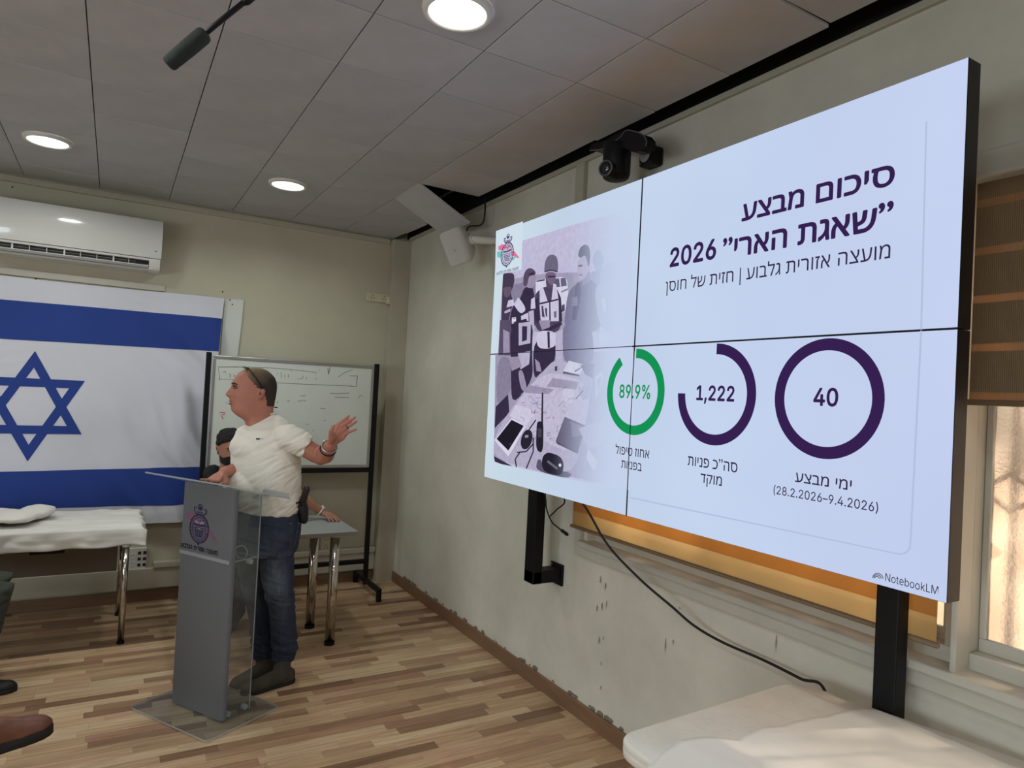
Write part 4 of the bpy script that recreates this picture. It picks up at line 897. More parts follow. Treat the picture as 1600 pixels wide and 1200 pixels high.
# ================================================================== GREY DESK
dk = thing('desk', 'grey desk with thick chrome legs in front of the whiteboard', 'desk', (.95, 4.7, 0))
dx0, dx1, dy0, dy1, dz = .50, 1.452, 4.385, 5.02, .745
put('desktop', MB().box((dx0, dy0, dz - .028), (dx1, dy1, dz), .002), M['desk'], dk)
put('edge_band', MB().box((dx0 - .002, dy0 - .002, dz - .027), (dx1 + .002, dy0, dz - .001)).box((dx1, dy0, dz - .027), (dx1 + .002, dy1, dz - .001)), M['deske'], dk)
for (x, y) in ((1.315, 4.44), (1.275, 4.80), (.60, 4.45), (.60, 4.92)):
    put('leg', MB().cyl((x, y, .02), (x, y, dz - .028), .031, 24), M['chrome'], dk, smooth=True); put('leg_foot', MB().cyl((x, y, 0), (x, y, .022), .034, 24), M['dark'], dk)
    put('leg_plate', MB().cyl((x, y, dz - .036), (x, y, dz - .028), .045, 20), M['alu'], dk)
# keys on the desk
kt = thing('key_bunch', 'small bunch of keys on the grey desk beside the holster', 'keys', tuple(at(483, 814, 'z', dz)))
c = at(484, 814, 'z', dz); put('key_ring', MB().torus(c + V((0, 0, .003)), (0, 0, 1), .014, .0015, 18, 6), M['chrome'], kt)
for k, a in enumerate((.2, 1.4, 2.6)): 
    d = V((math.cos(a), math.sin(a), 0)); q = c + d * .02 + V((0, 0, .0025 + k * .002)); put('key', MB().cyl(q, q + V((0, 0, .002)), .011, 10).box(q + d * .022 - V((.004, .004, 0)), q + d * .05 + V((.004, .004, .002))) if False else MB().limb([q, q + d * .018, q + d * .045], [.010, .004, .003], 8, flat=((0, 0, 1), .18)), M['alu'], kt, smooth=True)
# ================================================================== WHITE TABLE LOWER RIGHT
wt = thing('folding_table', 'white plastic folding table with a scuffed rounded corner, bottom right', 'table', (1.75, .6, 0))
WZT = .780
cA = V((1.236, 1.452)); cB = V((2.052, 1.495)); cC_ = V((2.185, .86)); ddir = (cC_ - cB).normalized()
cC2 = cB + ddir * 1.62 ; cC2.x = 2.19; cD = V((1.22, -.35)); cC2 = V((2.19, -.33))
corners = [cA, cB, V((2.118, 1.18)), V((2.19, .86)), cC2, cD]
def rounded(cs, rads, n=7):
    out = []
    for i, c in enumerate(cs):
        r = rads[i]; a, b = cs[i - 1], cs[(i + 1) % len(cs)]; da = (a - c).normalized(); db = (b - c).normalized()
        if r <= 0: out.append(c); continue
        for k in range(n + 1):
            t = k / n; p0, p2 = c + da * r, c + db * r; out.append(p0 * (1 - t) ** 2 + c * 2 * t * (1 - t) + p2 * t * t)
    return out
oc = rounded(corners, [.07, .09, 0, 0, .08, .08])
cen = sum(oc, V((0, 0))) / len(oc)
ringat = lambda z, ins: [V((p.x, p.y, z)) - V(((p - cen).normalized().x, (p - cen).normalized().y, 0)) * ins for p in oc]
put('tabletop', MB().loft([ringat(WZT - .05, .012), ringat(WZT - .045, .002), ringat(WZT - .026, 0), ringat(WZT - .024, .002), ringat(WZT - .020, 0), ringat(WZT - .008, 0), ringat(WZT - .002, .004), ringat(WZT, .014)], True), M['tablew'], wt, auto=1.2)
for (x, y) in ((1.40, 1.22), (1.95, 1.22), (1.40, -.15), (1.98, -.15)):
    put('leg', MB().cyl((x, y, .012), (x, y, WZT - .05), .014, 12), M['alu'], wt, smooth=True); put('leg_tip', MB().cyl((x, y, 0), (x, y, .02), .018, 12), M['dark'], wt)
for y in (1.22, -.15): put('leg_brace', MB().cyl((1.40, y, .30), (1.96, y, .30), .011, 10), M['alu'], wt)
# sheet on this table: own outline, slightly inside/over the edges
bd = [at(u, v, 'z', WZT + .003) for u, v in ((1012, 1200), (1040, 1172), (1062, 1157), (1090, 1152), (1112, 1153), (1151, 1155), (1178, 1141), (1229, 1131), (1290, 1118), (1345, 1106), (1372, 1110))]
vs = []; fs = []; NXs, NYs = 90, 90
for j in range(NYs + 1):
    t = j / NYs
    for i in range(NXs + 1):
        s_ = i / NXs * (len(bd) - 1); k = min(int(s_), len(bd) - 2); p = bd[k].lerp(bd[k + 1], s_ - k); q = V((1.27 + .89 * i / NXs, -.31, 0))
        x = p.x + (q.x - p.x) * t; y = p.y + (q.y - p.y) * t; y += .012 * noise.noise(V((x * 16, 0, 2))) * (1 - t)
        lim_ = 2.052 + (1.495 - y) * .205 if y > .86 else 2.185; x = min(x, lim_ - .008)
        w_ = .007 * abs(noise.noise(V((x * 4 + y * 2.5, y * 7 - x * 3, 1)))) ** .8 + .006 * max(0, noise.noise(V((x * 2.2, y * 3, 4)))) + .002 * noise.noise(V((x * 22, y * 22, 4)))
        vs.append(V((x, y, WZT + .0025 + max(0, w_ * min(1, t * 12 + .15)))))
for j in range(NYs):
    for i in range(NXs): fs.append([j * (NXs + 1) + i, (j + 1) * (NXs + 1) + i, (j + 1) * (NXs + 1) + i + 1, j * (NXs + 1) + i + 1])
o = put('table_sheet', MB().add(vs, fs), M['cloth'], smooth=True, label='thin white sheet lying on the folding table, bottom right', cat='tablecloth', norm=False)
so = o.modifiers.new('thickness', 'SOLIDIFY'); so.thickness = .0015; so.offset = 1
# ================================================================== LECTERN
Bp = V((.461, 3.428)); uu = V((.505, -.863)); ww = V((.863, .505))
def LP_(a, b, z): p = Bp - uu * a + ww * b; return V((p.x, p.y, z))   # a: leftwards along the front, b: backwards
lec = thing('lectern', 'clear acrylic lectern with a frosted front panel and a purple oval emblem', 'lectern', tuple(LP_(.30, .22, 0)))
def acrylic(name, tint, op, rough=.05, frost=0):
    m = bpy.data.materials.new(name); m.use_nodes = True; nt = m.node_tree; N = nt.nodes; L = nt.links; N.remove(N['Principled BSDF'])
    t = N.new('ShaderNodeBsdfTransparent'); t.inputs[0].default_value = (*srgb(tint), 1); g = N.new('ShaderNodeBsdfGlossy'); g.inputs[1].default_value = rough
    lw = N.new('ShaderNodeLayerWeight'); pw = N.new('ShaderNodeMath'); pw.operation = 'POWER'; pw.inputs[1].default_value = 4; L.new(lw.outputs['Facing'], pw.inputs[0]); fr = N.new('ShaderNodeMapRange'); fr.inputs[3].default_value = .04; fr.inputs[4].default_value = .5; L.new(pw.outputs[0], fr.inputs[0]); mm = N.new('ShaderNodeMixShader'); L.new(fr.outputs[0], mm.inputs[0]); L.new(t.outputs[0], mm.inputs[1]); L.new(g.outputs[0], mm.inputs[2]); out = mm.outputs[0]
    if op:
        d = N.new('ShaderNodeBsdfDiffuse'); d.inputs[0].default_value = (*srgb(op[0]), 1); tr = N.new('ShaderNodeBsdfTranslucent'); tr.inputs[0].default_value = (*srgb(op[0]), 1)
        ms = N.new('ShaderNodeMixShader'); ms.inputs[0].default_value = .45; L.new(d.outputs[0], ms.inputs[1]); L.new(tr.outputs[0], ms.inputs[2])
        m2 = N.new('ShaderNodeMixShader'); m2.inputs[0].default_value = op[1]; L.new(out, m2.inputs[1]); L.new(ms.outputs[0], m2.inputs[2]); out = m2.outputs[0]
    L.new(out, N['Material Output'].inputs[0]); return m
Mclear = acrylic('clear_acrylic', (240, 243, 243), ((215, 220, 220), .05)); Mfrost = acrylic('frosted_acrylic', (225, 228, 232), ((140, 142, 147), .86), .25); Medge = acrylic('acrylic_edge', (235, 238, 238), ((214, 220, 222), .62), .1)
def slab(a0, a1, b0, b1, z0, z1, rad=.02, n=5):
    pts = rounded([V((a0, b0)), V((a1, b0)), V((a1, b1)), V((a0, b1))], [rad] * 4, n); return pts
def lslab(name, pts, z0, z1, m, edge=True, zf=None):
    zf = zf or (lambda a, b: 0); lo = [LP_(p.x, p.y, z0 + zf(p.x, p.y)) for p in pts]; hi = [LP_(p.x, p.y, z1 + zf(p.x, p.y)) for p in pts]
    o = put(name, MB().loft([lo, hi], True), m, lec)
    if edge:
        k = len(pts); mb = MB()
        c = sum(pts, V((0, 0))) / k; o1 = [p + (p - c).normalized() * .0006 for p in pts]
        vs = [LP_(p.x, p.y, z0 + .0004 + zf(p.x, p.y)) for p in o1] + [LP_(p.x, p.y, z1 - .0004 + zf(p.x, p.y)) for p in o1]
        mb.add(vs, [[i, (i + 1) % k, k + (i + 1) % k, k + i] for i in range(k)]); put(name + '_edge', mb, Medge, lec, norm=False)
    return o
lslab('base_plate', slab(0, .60, 0, .436, 0, 0, .03), .006, .016, Mclear)
# frosted front panel with returns bent backwards, as one folded sheet
ZT = 1.168
path = [V((.098 + .40, .30)), V((.498, .172)), V((.492, .160)), V((.480, .155)), V((.116, .155)), V((.104, .160)), V((.098, .172)), V((.098, .185))]
def wall_sheet(name, path, z0, z1f, th, m, smooth=True):
    L_ = []; n = len(path)
    for i, p in enumerate(path):
        t = (path[min(i + 1, n - 1)] - path[max(i - 1, 0)]).normalized(); nn = V((-t.y, t.x)); L_.append((p, p + nn * th))
    vs = []
    for a, b in L_: vs += [LP_(a.x, a.y, z0), LP_(b.x, b.y, z0), LP_(b.x, b.y, z1f(b)), LP_(a.x, a.y, z1f(a))]
    fs = [[0, 1, 2, 3], [4 * n - 4, 4 * n - 1, 4 * n - 2, 4 * n - 3]]
    for i in range(n - 1):
        for k in range(4): fs.append([4 * i + k, 4 * i + (k + 1) % 4, 4 * i + 4 + (k + 1) % 4, 4 * i + 4 + k])
    return put(name, MB().add(vs, fs), m, lec, auto=.9)
plz = lambda b: 1.212 - b * (.112 / .436)
wall_sheet('front_panel', [V((.498, .20)), *path[1:]], .016, lambda p: plz(p.y) - .012, -.006, Mfrost)
wall_sheet('side_panel', [V((.098, .187)), V((.098, .325))], .016, lambda p: plz(p.y) - .012, .006, Mclear)
wall_sheet('side_panel', [V((.498, .202)), V((.498, .325))], .016, lambda p: plz(p.y) - .012, .006, Mclear)
for a in (.0975, .4975): put('panel_edge', MB().limb([LP_(a + .003, .3255, .018), LP_(a + .003, .3255, plz(.325) - .014)], .0028, 6), Medge, lec)
# reading plate, tilted down towards the speaker, with a small lip
lslab('reading_plate', slab(.0, .60, 0, .436, 0, 0, .02), 1.204, 1.212, Mclear, zf=lambda a, b: -b * (.112 / .436))
put('plate_lip', MB().prism([LP_(.02, .43, 1.094), LP_(.58, .43, 1.094), LP_(.58, .43, 1.125), LP_(.02, .43, 1.125)], ww.to_3d() * .006), Medge, lec)
zs = .792
lslab('shelf', slab(.105, .491, .166, .325, 0, 0, .01), zs, zs + .008, Mclear)
put('shelf_band', MB().prism([LP_(.492, .153, zs - .006), LP_(.104, .153, zs - .006), LP_(.104, .153, zs + .012), LP_(.492, .153, zs + .012)], ww.to_3d() * .0015), acrylic('band', (235, 236, 240), ((214, 216, 222), .5), .2), lec)
for a, b, z in ((.11, .20, .035), (.108, .30, .035), (.108, .28, zs - .012), (.14, .185, plz(.19) - .03), (.115, .30, plz(.3) - .025)):
    put('standoff_screw', MB().cyl(LP_(a - .012, b, z), LP_(a + .012, b, z), .013, 14), Medge, lec, smooth=False)
put('cup_ring', MB().torus(LP_(.16, .27, zs + .03), uu.to_3d() + V((0, 0, .5)), .034, .003, 24, 6), Medge, lec, smooth=True, label='clear ring holder on the inner shelf')
# emblem print on the front panel
nf = -ww.to_3d(); 
def lpx(u, v):   # where a line of sight meets the plane of the front panel
    p0 = LP_(.3, .155, .8); r = ray(u, v); t = (p0 - CC).dot(nf) / r.dot(nf); p = CC + r * t; d = p - LP_(0, .155, 0); return -(d.x * uu.x + d.y * uu.y), p.z
eL, eR = lpx(296, 830), lpx(327, 828); eT, eB = lpx(312, 803), lpx(311, 849)
ecx = (eL[0] + eR[0]) / 2; erx = (eL[0] - eR[0]) / 2 / .84; ery = (eT[1] - eB[1]) / 2 / 1.22; ecz = (eT[1] + eB[1]) / 2 + .25 * ery
emblem('panel_emblem', lambda x, y, l: LP_(ecx - x * erx, .1535 - .00015 * l, ecz + y * ery), {'pink': mat('e_pink', (118, 82, 104), .6), 'pale': mat('e_pale', (88, 86, 106), .6), 'mid': mat('e_mid', (100, 98, 120), .6), 'pale2': mat('e_pale2', (150, 146, 162), .6), 'ink': mat('e_ink', (38, 30, 62), .5)}, lec)
tL, tR = lpx(282, 857), lpx(340, 867); tt, tb = lpx(340, 861), lpx(340, 868)
co, fs, r0, r1 = fit_text(rv('מועצה אזורית הגלבוע'), 'ה', .012); cx0, cx1 = co[:, 0].min(), co[:, 0].max(); sz = (tt[1] - tb[1]) / (r1 - r0)
put('panel_lettering', MB().add([LP_(tL[0] + (tR[0] - tL[0]) * (c[0] - cx0) / (cx1 - cx0), .153, tb[1] + (c[1] - r0) * sz) for c in co], fs), mat('letter_ink', (34, 28, 50), .5), lec, norm=False)
# ================================================================== WALL SPEAKER
ws = thing('wall_loudspeaker', 'white wall loudspeaker tilted down beside the upper left corner of the video wall', 'loudspeaker', (2.0, 4.25, 2.65))
fc = at(709, 387, 'x', 1.93); fd = V((-.80, -.47, -.36)).normalized(); sd = V((.52, -.85, 0)); sd = (sd - fd * sd.dot(fd)).normalized(); ud = sd.cross(fd).normalized(); ud = ud if ud.z > 0 else -ud
rollm = Matrix.Rotation(math.radians(15), 3, fd); sd = rollm @ sd; ud = rollm @ ud
def sring(w, h, d, r=.18, n=6):
    pts = rounded([V((-w, -h)), V((w, -h)), V((w, h)), V((-w, h))], [min(w, h) * r * 2] * 4, n); return [fc + sd * p.x + ud * p.y - fd * d for p in pts]
put('cabinet', MB().loft([sring(.078, .112, .0), sring(.086, .12, .012), sring(.088, .122, .04), sring(.082, .112, .075), sring(.05, .07, .17), sring(.045, .06, .185)], True), M['white'], ws, auto=.7)
put('grille', MB().loft([sring(.076, .110, -.003), sring(.078, .112, .004)], True), mat('speaker_grille', (198, 198, 194), .6, bump=.5, bscale=500), ws)
put('badge', MB().loft([[fc + fd * .0035 + sd * (.004 + .006 * math.cos(a)) + ud * (.008 * math.sin(a) - .02) for a in [k * math.pi / 4 for k in range(8)]], [fc + fd * .005 + sd * (.004 + .006 * math.cos(a)) + ud * (.008 * math.sin(a) - .02) for a in [k * math.pi / 4 for k in range(8)]]], True), M['alu'], ws)
k1 = fc - fd * .11 + sd * .085 + ud * .01
put('yoke_knob', MB().cyl(k1 - sd * .01, k1 + sd * .02, .032, 20), M['white'], ws, auto=.8)
wp = V((XW, k1.y - .09, k1.z + .005))
put('bracket_arm', MB().limb([k1 + sd * .015, (k1 + wp) / 2, wp - V((.03, 0, 0))], .027, 12), M['white'], ws, smooth=True); put('wall_plate', MB().box((XW - .03, wp.y - .04, wp.z - .05), (XW, wp.y + .04, wp.z + .05), .008), M['white'], ws)
put('cord', tubeline([fc - fd * .18 + ud * .03, fc - fd * .2 + ud * .1 + V((.03, 0, .02)), V((2.14, 4.16, 2.88)), V((2.15, 4.16, 3.06))], .006), M['cable'], ws, smooth=True)
# ================================================================== PTZ CAMERA
pt = thing('conference_camera', 'black pan tilt camera on a curved bracket above the video wall', 'camera', (2.02, 2.52, 2.76))
hc = at(964, 245, 'x', 2.0); ax_ = V((0, 0, 1))
def rnd_cyl(c, r, z0, z1, n=28): return MB().loft([[V((c.x + q * math.cos(a), c.y + q * math.sin(a), z)) for a in [2 * math.pi * k / n for k in range(n)]] for q, z in ((r * .75, z0), (r * .93, z0 + .008), (r, z0 + .025), (r, z1 - .01), (r * .95, z1))], True)
put('camera_head', rnd_cyl(hc, .066, at(964, 280, 'x', 2.0).z, at(964, 228, 'x', 2.0).z), M['blackp'], pt, smooth=True)
ld = V((-.93, -.35, -.05)).normalized(); lc = V((hc.x, hc.y, at(966, 269, 'x', 2.0).z)) + ld * .085
put('lens_barrel', MB().cyl(lc - ld * .07, lc + ld * .012, .036, 28), M['blackp'], pt, auto=.8)
put('lens_ring', MB().torus(lc + ld * .012, ld, .034, .004, 28, 8), mat('ring_grey', (92, 94, 98), .3, metal=.5), pt, smooth=True)
put('lens', MB().ell(lc + ld * .004, ld * .012, ld.orthogonal().normalized() * .024, ld.cross(ld.orthogonal()).normalized() * .024, 18, 10), mat('lens_glass', (20, 22, 30), .05, coat=1), pt, smooth=True)
hood = [(921, 232), (926, 224), (945, 220), (960, 210), (975, 203.5), (990, 206), (1004, 210), (1010, 218), (1010, 228), (1002, 236), (990, 238), (980, 233), (962, 228), (940, 234), (928, 236)]
pl = [at(u, v, 'x', 1.975) for u, v in hood]
put('curved_base', MB().prism(pl, (.055, 0, 0)), M['blackp'], pt)
o_ = [at(u, v, 'x', 1.973) for u, v in ((922, 235), (940, 233), (955, 225), (970, 213), (978, 204), (990, 205), (1004, 210), (1010, 219), (1009, 228))]
put('base_rim', tubeline(o_, .0028), mat('rim_grey', (84, 86, 90), .3), pt, smooth=True)
hm = at(985, 222, 'x', 2.1); put('wall_bracket', MB().box((2.025, hm.y - .03, hm.z - .012), (XW, hm.y + .03, hm.z + .008), .004), M['dark'], pt)
sb = thing('wall_box', 'small black square box with a round pale face beside the pan tilt camera', 'box', (2.18, 2.45, 2.84))
q1, q2 = at(997, 262, 'x', 2.16), at(1019, 224, 'x', 2.16)
ylo, yhi = min(q1.y, q2.y), max(q1.y, q2.y); zl, zh = min(q1.z, q2.z) + .0, max(q1.z, q2.z)
put('housing', MB().box((2.16, ylo, zl), (XW, yhi, zh), .012), M['blackp'], sb)
put('round_face', MB().cyl((2.155, (ylo + yhi) / 2, (zl + zh) / 2), (2.162, (ylo + yhi) / 2, (zl + zh) / 2), .032, 24), mat('pale_disc', (200, 200, 204), .5), sb)
put('screw', MB().cyl((2.156, yhi - .014, zl + .014), (2.161, yhi - .014, zl + .014), .005, 8), M['alu'], sb)
# ================================================================== CEILING MICROPHONE
mc = thing('hanging_microphone', 'dark foam covered microphone on a thin black rod hanging from the ceiling, top left', 'microphone', (.49, 2.005, ZC))
m0, m1 = V((.087, 2.249, 2.617)), V((.173, 2.197, 2.711)); md = (m1 - m0).normalized(); m2 = V((.282, 2.131, 2.826))
mb = MB(); n = 24; x = md.orthogonal().normalized(); y = md.cross(x)
Lm = (m1 - m0).length + .012
mb.loft([[m0 + md * (t * Lm) + (x * math.cos(a) + y * math.sin(a)) * r for a in [2 * math.pi * k / n for k in range(n)]] for t, r in ((0, .012), (.015, .019), (.06, .0225), (.5, .0245), (.9, .0245), (.965, .0215), (1, .012))], True)
put('foam_cover', mb, M['foam'], mc, smooth=True)
put('rod', MB().limb([m1 - md * .01, m1 + md * .05, m2], .008, 12), M['blackp'], mc, smooth=True)
top = V((.49, 2.005, ZC - .012))
put('joint', MB().limb([m2 - md * .01, m2 + md * .02], .014, 12), M['blackp'], mc, smooth=True)
put('drop_rod', MB().limb([m2, top], .010, 12), M['blackp'], mc, smooth=True)
put('ceiling_rose', MB().cyl(top + V((0, 0, -.004)), top + V((0, 0, .0115)), .04, 24), M['blackp'], mc)
#PEOPLE
# ================================================================== PEOPLE
Mskin = mat('skin', (178, 119, 100), .5, var=.12, scale=18, bump=.04, bscale=160, sss=.06)
Mskin2 = mat('skin_warm', (170, 120, 96), .5, var=.12, scale=18, bump=.04, bscale=160, sss=.06)
Mear = mat('ear_inner', (104, 58, 50), .7); Mlip = mat('lip', (140, 78, 72), .5); Mbrow = mat('brow_hair', (40, 32, 28), .9)
Meye = mat('eye_white', (120, 104, 94), .25); Miris = mat('iris', (40, 30, 24), .2)
def hair_mat(name, c, c2): return mat(name, c, .85, var=.5, scale=90, c2=c2, bump=.5, bscale=500)
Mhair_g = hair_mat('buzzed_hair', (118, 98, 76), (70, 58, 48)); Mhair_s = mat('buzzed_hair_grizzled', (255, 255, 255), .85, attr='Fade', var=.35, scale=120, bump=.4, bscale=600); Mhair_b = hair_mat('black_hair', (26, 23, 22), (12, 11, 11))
HR = np.array([  # v, front, nose, back, halfwidth  (profile table; px-like units of 3.77 mm, origin 400,610)
 (577.3, 394, 0, 405, .016), (578.3, 387, 0, 410, .032), (580, 382.5, 0, 414, .046), (584, 376.5, 0, 419.5, .060), (590, 371.3, 0, 425, .071), (596, 368.0, 0, 427.5, .0765), (601, 366, 0, 428.6, .078),
 (604, 366.4, .6, 429, .078), (607.5, 367.2, 2.6, 429, .0775), (612, 367.0, 6.2, 428.5, .0765), (617, 366, 8.4, 428, .075), (619.5, 365.6, 7.6, 427.8, .074), (621.5, 366, 3.4, 427.5, .0735), (624, 366.2, 2.2, 427, .072), (626.5, 366.5, 2.6, 426.8, .071),
 (629, 366.8, .8, 426.6, .070), (632, 367, 2.2, 426.4, .069), (635.5, 367.2, .3, 426, .068), (638, 367.5, .9, 426, .067), (641.5, 368.6, .8, 426, .065), (645, 371.3, 0, 426, .063), (648, 375, 0, 426.3, .061), (651.5, 381, 0, 427, .060), (656, 387, 0, 428.4, .061), (665, 389, 0, 431, .063), (680, 389, 0, 434, .066)])
def head_grid(nr=74, n=64, narrow=1.0, neck=1.0):
    vv = np.linspace(577.3, 680, nr); G = []
    f, no, b, w = [np.interp(vv, HR[:, 0], HR[:, k]) for k in (1, 2, 3, 4)]
    for i, v in enumerate(vv):
        z = (610 - v) * .00377; xf = (400 - f[i]) * .00377; xb = (400 - b[i]) * .00377; cx = (400 - 404) * .00377; wi = w[i] * narrow; row = []
        if v > 645: k = min(1, (v - 645) / 10); wi *= 1 + (neck - 1) * k; xf = cx + (xf - cx) * (1 + (neck - 1) * k); xb = cx + (xb - cx) * (1 + (neck - 1) * k)
        for j in range(n):
            a = 2 * math.pi * j / n; c, s = math.cos(a), math.sin(a); e = 2 / 2.35
            x = cx + (abs(c) ** e) * ((xf - cx) if c > 0 else -(cx - xb)); y = math.copysign(abs(s) ** e, s) * wi
            if c > 0:
                x += no[i] * .00377 * math.exp(-(y / (.0095 + .004 * max(0, min(1, (v - 606) / 12)) + (.008 if v > 623 else 0))) ** 2)
                for sy in (-1, 1): x -= .0095 * math.exp(-((y - sy * .032) / .014) ** 2) * math.exp(-((v - 607.5) / 3.2) ** 2); x += .003 * math.exp(-((y - sy * .03) / .02) ** 2) * math.exp(-((v - 601) / 2) ** 2)
                x -= .009 * min(1, (abs(y) / .05) ** 2) * math.exp(-((v - 633) / 13) ** 2)
            row.append(V((x, y, z)))
        G.append(row)
    return G
def build_head(mb, T, narrow=1.0, neck=1.0):
    G = head_grid(narrow=narrow, neck=neck); mb.loft([[T @ p for p in r] for r in G], True)
    R3 = T.to_3x3()
    for sy in (-1, 1):
        c = V((-.020, sy * .0835 * narrow, -.018)); mb.ell(T @ c, R3 @ V((.015, sy * .004, .003)), R3 @ V((-.004, sy * .0095, 0)), R3 @ V((-.006, sy * .003, .031)), 14, 10)
        mb.ell(T @ (c + V((-.006, sy * .007, .010))), R3 @ V((.014, sy * .003, 0)), R3 @ V((0, sy * .005, 0)), R3 @ V((-.003, sy * .002, .019)), 12, 8)
    return G
def face_parts(P, T, brow=Mbrow):
    R3 = T.to_3x3()
    for sy in (-1, 1):
        e = T @ V((.108, sy * .031, .0095)); 
        put('eye', MB().ell(e, R3 @ V((.013, 0, 0)), R3 @ V((0, .0145, 0)), R3 @ V((0, 0, .0055)), 14, 10), Meye, P, smooth=True)
        put('iris', MB().ell(e + R3 @ V((.0095, 0, -.0005)), R3 @ V((.0048, 0, 0)), R3 @ V((0, .006, 0)), R3 @ V((0, 0, .006)), 12, 8), Miris, P, smooth=True)
        pts = [T @ V((x, sy * y, z)) for x, y, z in ((.1235, .014, .029), (.1245, .028, .034), (.116, .043, .033), (.104, .052, .027))]
        put('eyebrow', MB().limb(pts, [.0035, .0045, .004, .002], 8), brow, P, smooth=True)
        pts = [T @ V((x, sy * y, z)) for x, y, z in ((.122, .015, .016), (.1215, .030, .020), (.110, .047, .014))]
        put('eyelid', MB().limb(pts, [.002, .0035, .002], 6), brow, P, smooth=True)
        put('ear_hollow', MB().ell(T @ V((-.013, sy * .0925 * T.to_scale().x / T.to_scale().x, -.014)), R3 @ V((.0065, sy * .001, 0)), R3 @ V((0, .0022, 0)), R3 @ V((-.001, 0, .012)), 10, 8), Mear, P, smooth=True)
        put('nostril', MB().ell(T @ V((.142, sy * .006, -.0395)), R3 @ V((.004, 0, 0)), R3 @ V((0, .003, 0)), R3 @ V((0, 0, .003)), 8, 6), Mbrow, P)
    for zz, r in ((-.066, .0036), (-.080, .0045)):
        pts = [T @ V((x, y, z)) for x, y, z in ((.112, -.026, -.073), (.127, -.013, zz), (.1335, 0, zz), (.127, .013, zz), (.112, .026, -.073))]
        put('lip', MB().limb(pts, [.002, r, r, r, .002], 8), Mlip, P, smooth=True)
def hair_cap(P, T, G, m, thick, line, name='hair'):
    """shell over the skull; line(x, y, z) > 0 where hair grows"""
    rows = G; n = len(rows[0]); vs = []; fs = []; on = []
    for i, r in enumerate(rows):
        c = sum(r, V()) / n
        for p in r:
            k = max(-1, min(1, line(p.x, p.y, p.z) / .012)); d = V((p.x - c.x, p.y, 0)); d = d.normalized() if d.length > 1e-5 else V((0, 0, 1)); up = max(0, (p.z - .06) / .065); d = (d * (1 - up * .7) + V((0, 0, up))).normalized()
            off = (thick * (.75 + .5 * noise.noise(p * 40)) if k > 0 else 0) * min(1, max(0, k) * 1.2 + .25) - (.004 if k <= 0 else 0)
            vs.append(T @ (p + d * off)); on.append(k > -.3)
    for i in range(len(rows) - 1):
        for j in range(n):
            q = [i * n + j, i * n + (j + 1) % n, (i + 1) * n + (j + 1) % n, (i + 1) * n + j]
            if any(on[a] for a in q): fs.append(q)
    top = len(vs); vs.append(T @ (sum(rows[0], V()) / n + V((0, 0, thick * 1.05))))
    if on[0]: fs += [[top, (j + 1) % n, j] for j in range(n)]
    return put(name, MB().add(vs, fs), m, P, smooth=True)
def hand(mb, wrist, elbow, palm_c, knuckles, tips, thumb, rf=.0088, pr=.0155, curl=None):
    """palm from metacarpal tubes, four unequal fingers and a thumb; curl = offset of the middle joint"""
    w = V(wrist)
    for k, (a, b) in enumerate(zip(knuckles, tips)):
        a, b = V(a), V(b); mb.limb([w + (a - w) * .12, w + (a - w) * .55, a], [pr * .95, pr, rf * 1.35], 10)
        m1 = a + (b - a) * .42 + (curl or V()) * (b - a).length * .5; m2 = a + (b - a) * .75 + (curl or V()) * (b - a).length * .35
        r = rf * (1, 1.02, .98, .86)[k]; mb.limb([a, m1, m2, b], [r * 1.12, r, r * .93, r * .8], 10)
    kc = sum((V(a) for a in knuckles), V()) / 4; mb.limb([w, w + (kc - w) * .5, kc - (kc - w) * .1], [pr * 1.15, pr * 1.25, pr * .9], 12)
    t = [V(a) for a in thumb]; mb.limb([w + (t[0] - w) * .3] + t, [pr * .9, pr * 1.0, rf * 1.25, rf * 1.0][:len(t) + 1], 10)
def shoe(P, heel, toe, ankle, m, msole, h=.075, wdt=.048, shaft=.0, nm='shoe', sole_t=.022, rs=.043):
    heel, toe, ankle = V(heel), V(toe), V(ankle); d = (toe - heel); L_ = d.length; d.normalize(); s = d.cross(V((0, 0, 1))).normalized(); u = s.cross(d).normalized()
    def ol(t): return wdt * (np.interp(t, [0, .04, .12, .3, .5, .7, .85, .95, 1], [.35, .62, .78, .78, .82, 1.0, .92, .62, .25]))
    st = [0, .03, .08, .16, .28, .4, .52, .64, .76, .86, .93, .97, 1]
    rings = []
    for z, k in ((0, .97), (.006, 1.03), (sole_t - .004, 1.05), (sole_t, 1.0)):
        rings.append([heel + d * (t * L_) + s * ol(t) * k + u * z for t in st] + [heel + d * (t * L_) - s * ol(t) * k + u * z for t in st[::-1]])
    put(nm + '_sole', MB().loft(rings, True), msole, P, auto=.8)
    mb = MB(); R_ = []
    for t in st:
        top = np.interp(t, [0, .05, .2, .35, .5, .65, .8, .92, 1], [h * .75, h * 1.0, h * 1.12, h * 1.15, h * .98, h * .74, h * .62, h * .50, h * .22]); w_ = ol(t) * .97; row = []
        for q in range(16):
            a = math.pi * q / 15; row.append(heel + d * (t * L_) + s * (w_ * math.cos(a)) + u * (sole_t - .004 + top * (math.sin(a) ** .75)))
        R_.append(row)
    mb.loft(R_, True)
    ac_ = heel + d * (L_ * .24) + u * (sole_t + h * .4); mb.limb([ac_ + d * .01, ankle + (ankle - ac_).normalized() * shaft], [rs * 1.05, rs], 14, rounded=True)
    me = union(mb, .0055, 3)
    for v in me.vertices: v.co += V(v.normal) * .002 * noise.noise(v.co * 30)
    put(nm, me, m, P); return mb
